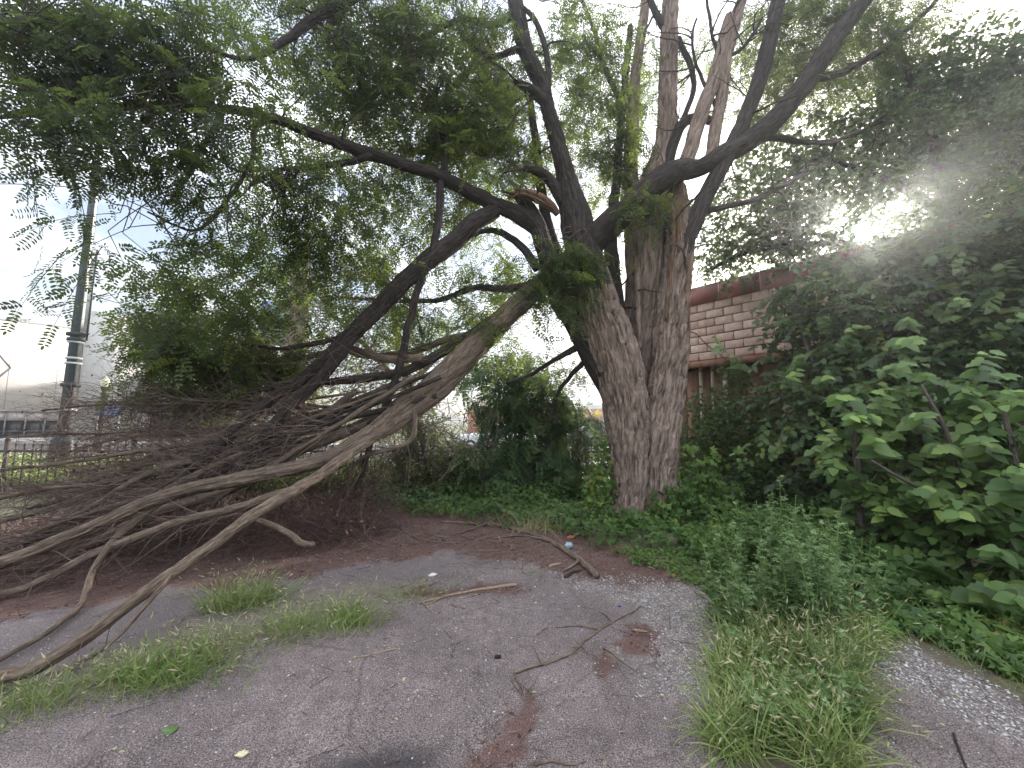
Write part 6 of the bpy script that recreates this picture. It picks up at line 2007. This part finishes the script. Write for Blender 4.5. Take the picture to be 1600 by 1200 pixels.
def octa(C, r, tone):
    n = len(C)
    V0 = np.array([(1, 0, 0), (0, 1, 0), (-1, 0, 0), (0, -1, 0), (0, 0, 1), (0, 0, -0.6)], float)
    T0 = np.array([(0, 1, 4), (1, 2, 4), (2, 3, 4), (3, 0, 4), (1, 0, 5), (2, 1, 5), (3, 2, 5), (0, 3, 5)])
    an = rng.random(n) * 6.28
    V = V0[None] * (1 + rng.normal(size=(n, 6, 1)) * 0.22) * np.stack([r * rng.uniform(0.8, 1.5, n), r, r * rng.uniform(0.4, 0.8, n)], 1)[:, None]
    c, s = np.cos(an)[:, None], np.sin(an)[:, None]
    V = np.stack([V[..., 0] * c - V[..., 1] * s, V[..., 0] * s + V[..., 1] * c, V[..., 2]], -1) + C[:, None]
    pa.add(V.reshape(-1, 3), None, (T0[None] + (np.arange(n) * 6)[:, None, None]).reshape(-1, 3), None, np.repeat(tone, 6))


for poly, nn, lo, hi in ((GRAV1, 2600, 0.0025, 0.0095), (GRAV2, 1500, 0.003, 0.011)):
    g_ = np.array(poly)
    C = rng.uniform(g_.min(0) - 0.2, g_.max(0) + 0.2, (nn * 3, 2))
    w1 = (fbm(np.c_[C * 2.1, 0 * C[:, 0]], 4, 3) - 0.5) * 0.5
    C = C[pip(C[:, 0] + w1, C[:, 1] + w1, poly)][:nn]
    r = rng.uniform(lo, hi, len(C)) * np.where(rng.random(len(C)) < 0.06, 1.6, 1.0)
    octa(np.c_[C, ground_z(C[:, 0], C[:, 1]) + r * 0.2], r, np.clip(rng.normal(0.5, 0.33, len(C)), 0, 1))
C = np.stack([rng.uniform(-4.5, 4.5, 20000), 1.3 + rng.random(20000) ** 1.3 * 4.2], 1)
dens = fbm(np.c_[C * 1.4, 0 * C[:, 0]], 3, 61)
C = C[rng.random(len(C)) < np.clip((dens - 0.3) * 2.2, 0.05, 1)]
r = rng.uniform(0.0022, 0.0065, len(C)) * np.where(rng.random(len(C)) < 0.04, 2.0, 1.0)
octa(np.c_[C, ground_z(C[:, 0], C[:, 1]) + r * 0.2], r, np.clip(rng.normal(0.42, 0.34, len(C)), 0, 1))
part('gravel', pa, M['pebble'], None, False, 'stuff')

# red-brown litter flakes, fine twigs and fallen leaflets
ll = Acc()
li = np.where(litter > 0.35)[0]
k = rng.choice(li, 17000)
C = np.stack([gx[k] + rng.uniform(-.03, .03, len(k)), gy[k] + rng.uniform(-.03, .03, len(k)), gz[k] + 0.003], 1)
C = C[C[:, 1] < 7.2]
n = len(C)
scatter(ll, T_SLIM, C, rand_dirs(n, 0.25), rng.normal(size=(n, 3)) * 0.4 + np.array([0, 0, 1]), rng.uniform(0.012, 0.04, n), rng.random(n))
part('leaf_litter', ll, M['dead_leaf'], None, False, 'stuff')
tl = Acc()
k = rng.choice(li, 4200)
C = np.stack([gx[k], gy[k], gz[k] + 0.004], 1)
C = C[C[:, 1] < 7.2]
C2 = np.stack([rng.uniform(-3.5, 4.5, 1100), 1.3 + rng.random(1100) * 4, np.zeros(1100)], 1)
C2[:, 2] = ground_z(C2[:, 0], C2[:, 1]) + 0.004
C = np.vstack([C, C2])
n = len(C)
curved_twigs(tl, C, rand_dirs(n, 0.12), rng.uniform(0.05, 0.34, n), rng.uniform(0.001, 0.0032, n), 0.2, 4, 0.0, rng.uniform(0.1, 1.0, n), 3, 0.004)
C3 = blob_points([(700, 828, 5.4, 130, 16, .4, 1), (620, 838, 5.2, 90, 16, .4, 1), (800, 838, 5.2, 80, 14, .4, .8)], 0.009)
C3[:, 2] = np.abs(C3[:, 2]) * 0.5
n = len(C3)
curved_twigs(tl, C3, rand_dirs(n, 0.3), rng.uniform(0.3, 0.9, n), rng.uniform(0.002, 0.005, n), 0.3, 7, 0.02, rng.uniform(0.3, 1.0, n), 4, 0.004)
part('twig_litter', tl, M['dead_twig'], None, True, 'stuff')
fl_ = Acc()
C = np.stack([rng.uniform(-4, 4, 420), 1.4 + rng.random(420) * 4, np.zeros(420)], 1)
C[:, 2] = ground_z(C[:, 0], C[:, 1]) + 0.004
scatter(fl_, T_SLIM, C, rand_dirs(420, 0.1), np.tile([0, 0, 1.0], (420, 1)) + rng.normal(size=(420, 3)) * 0.2, rng.uniform(0.015, 0.04, 420), rng.random(420))
part('fallen_leaves', fl_, M['seed'], None, False, 'stuff')
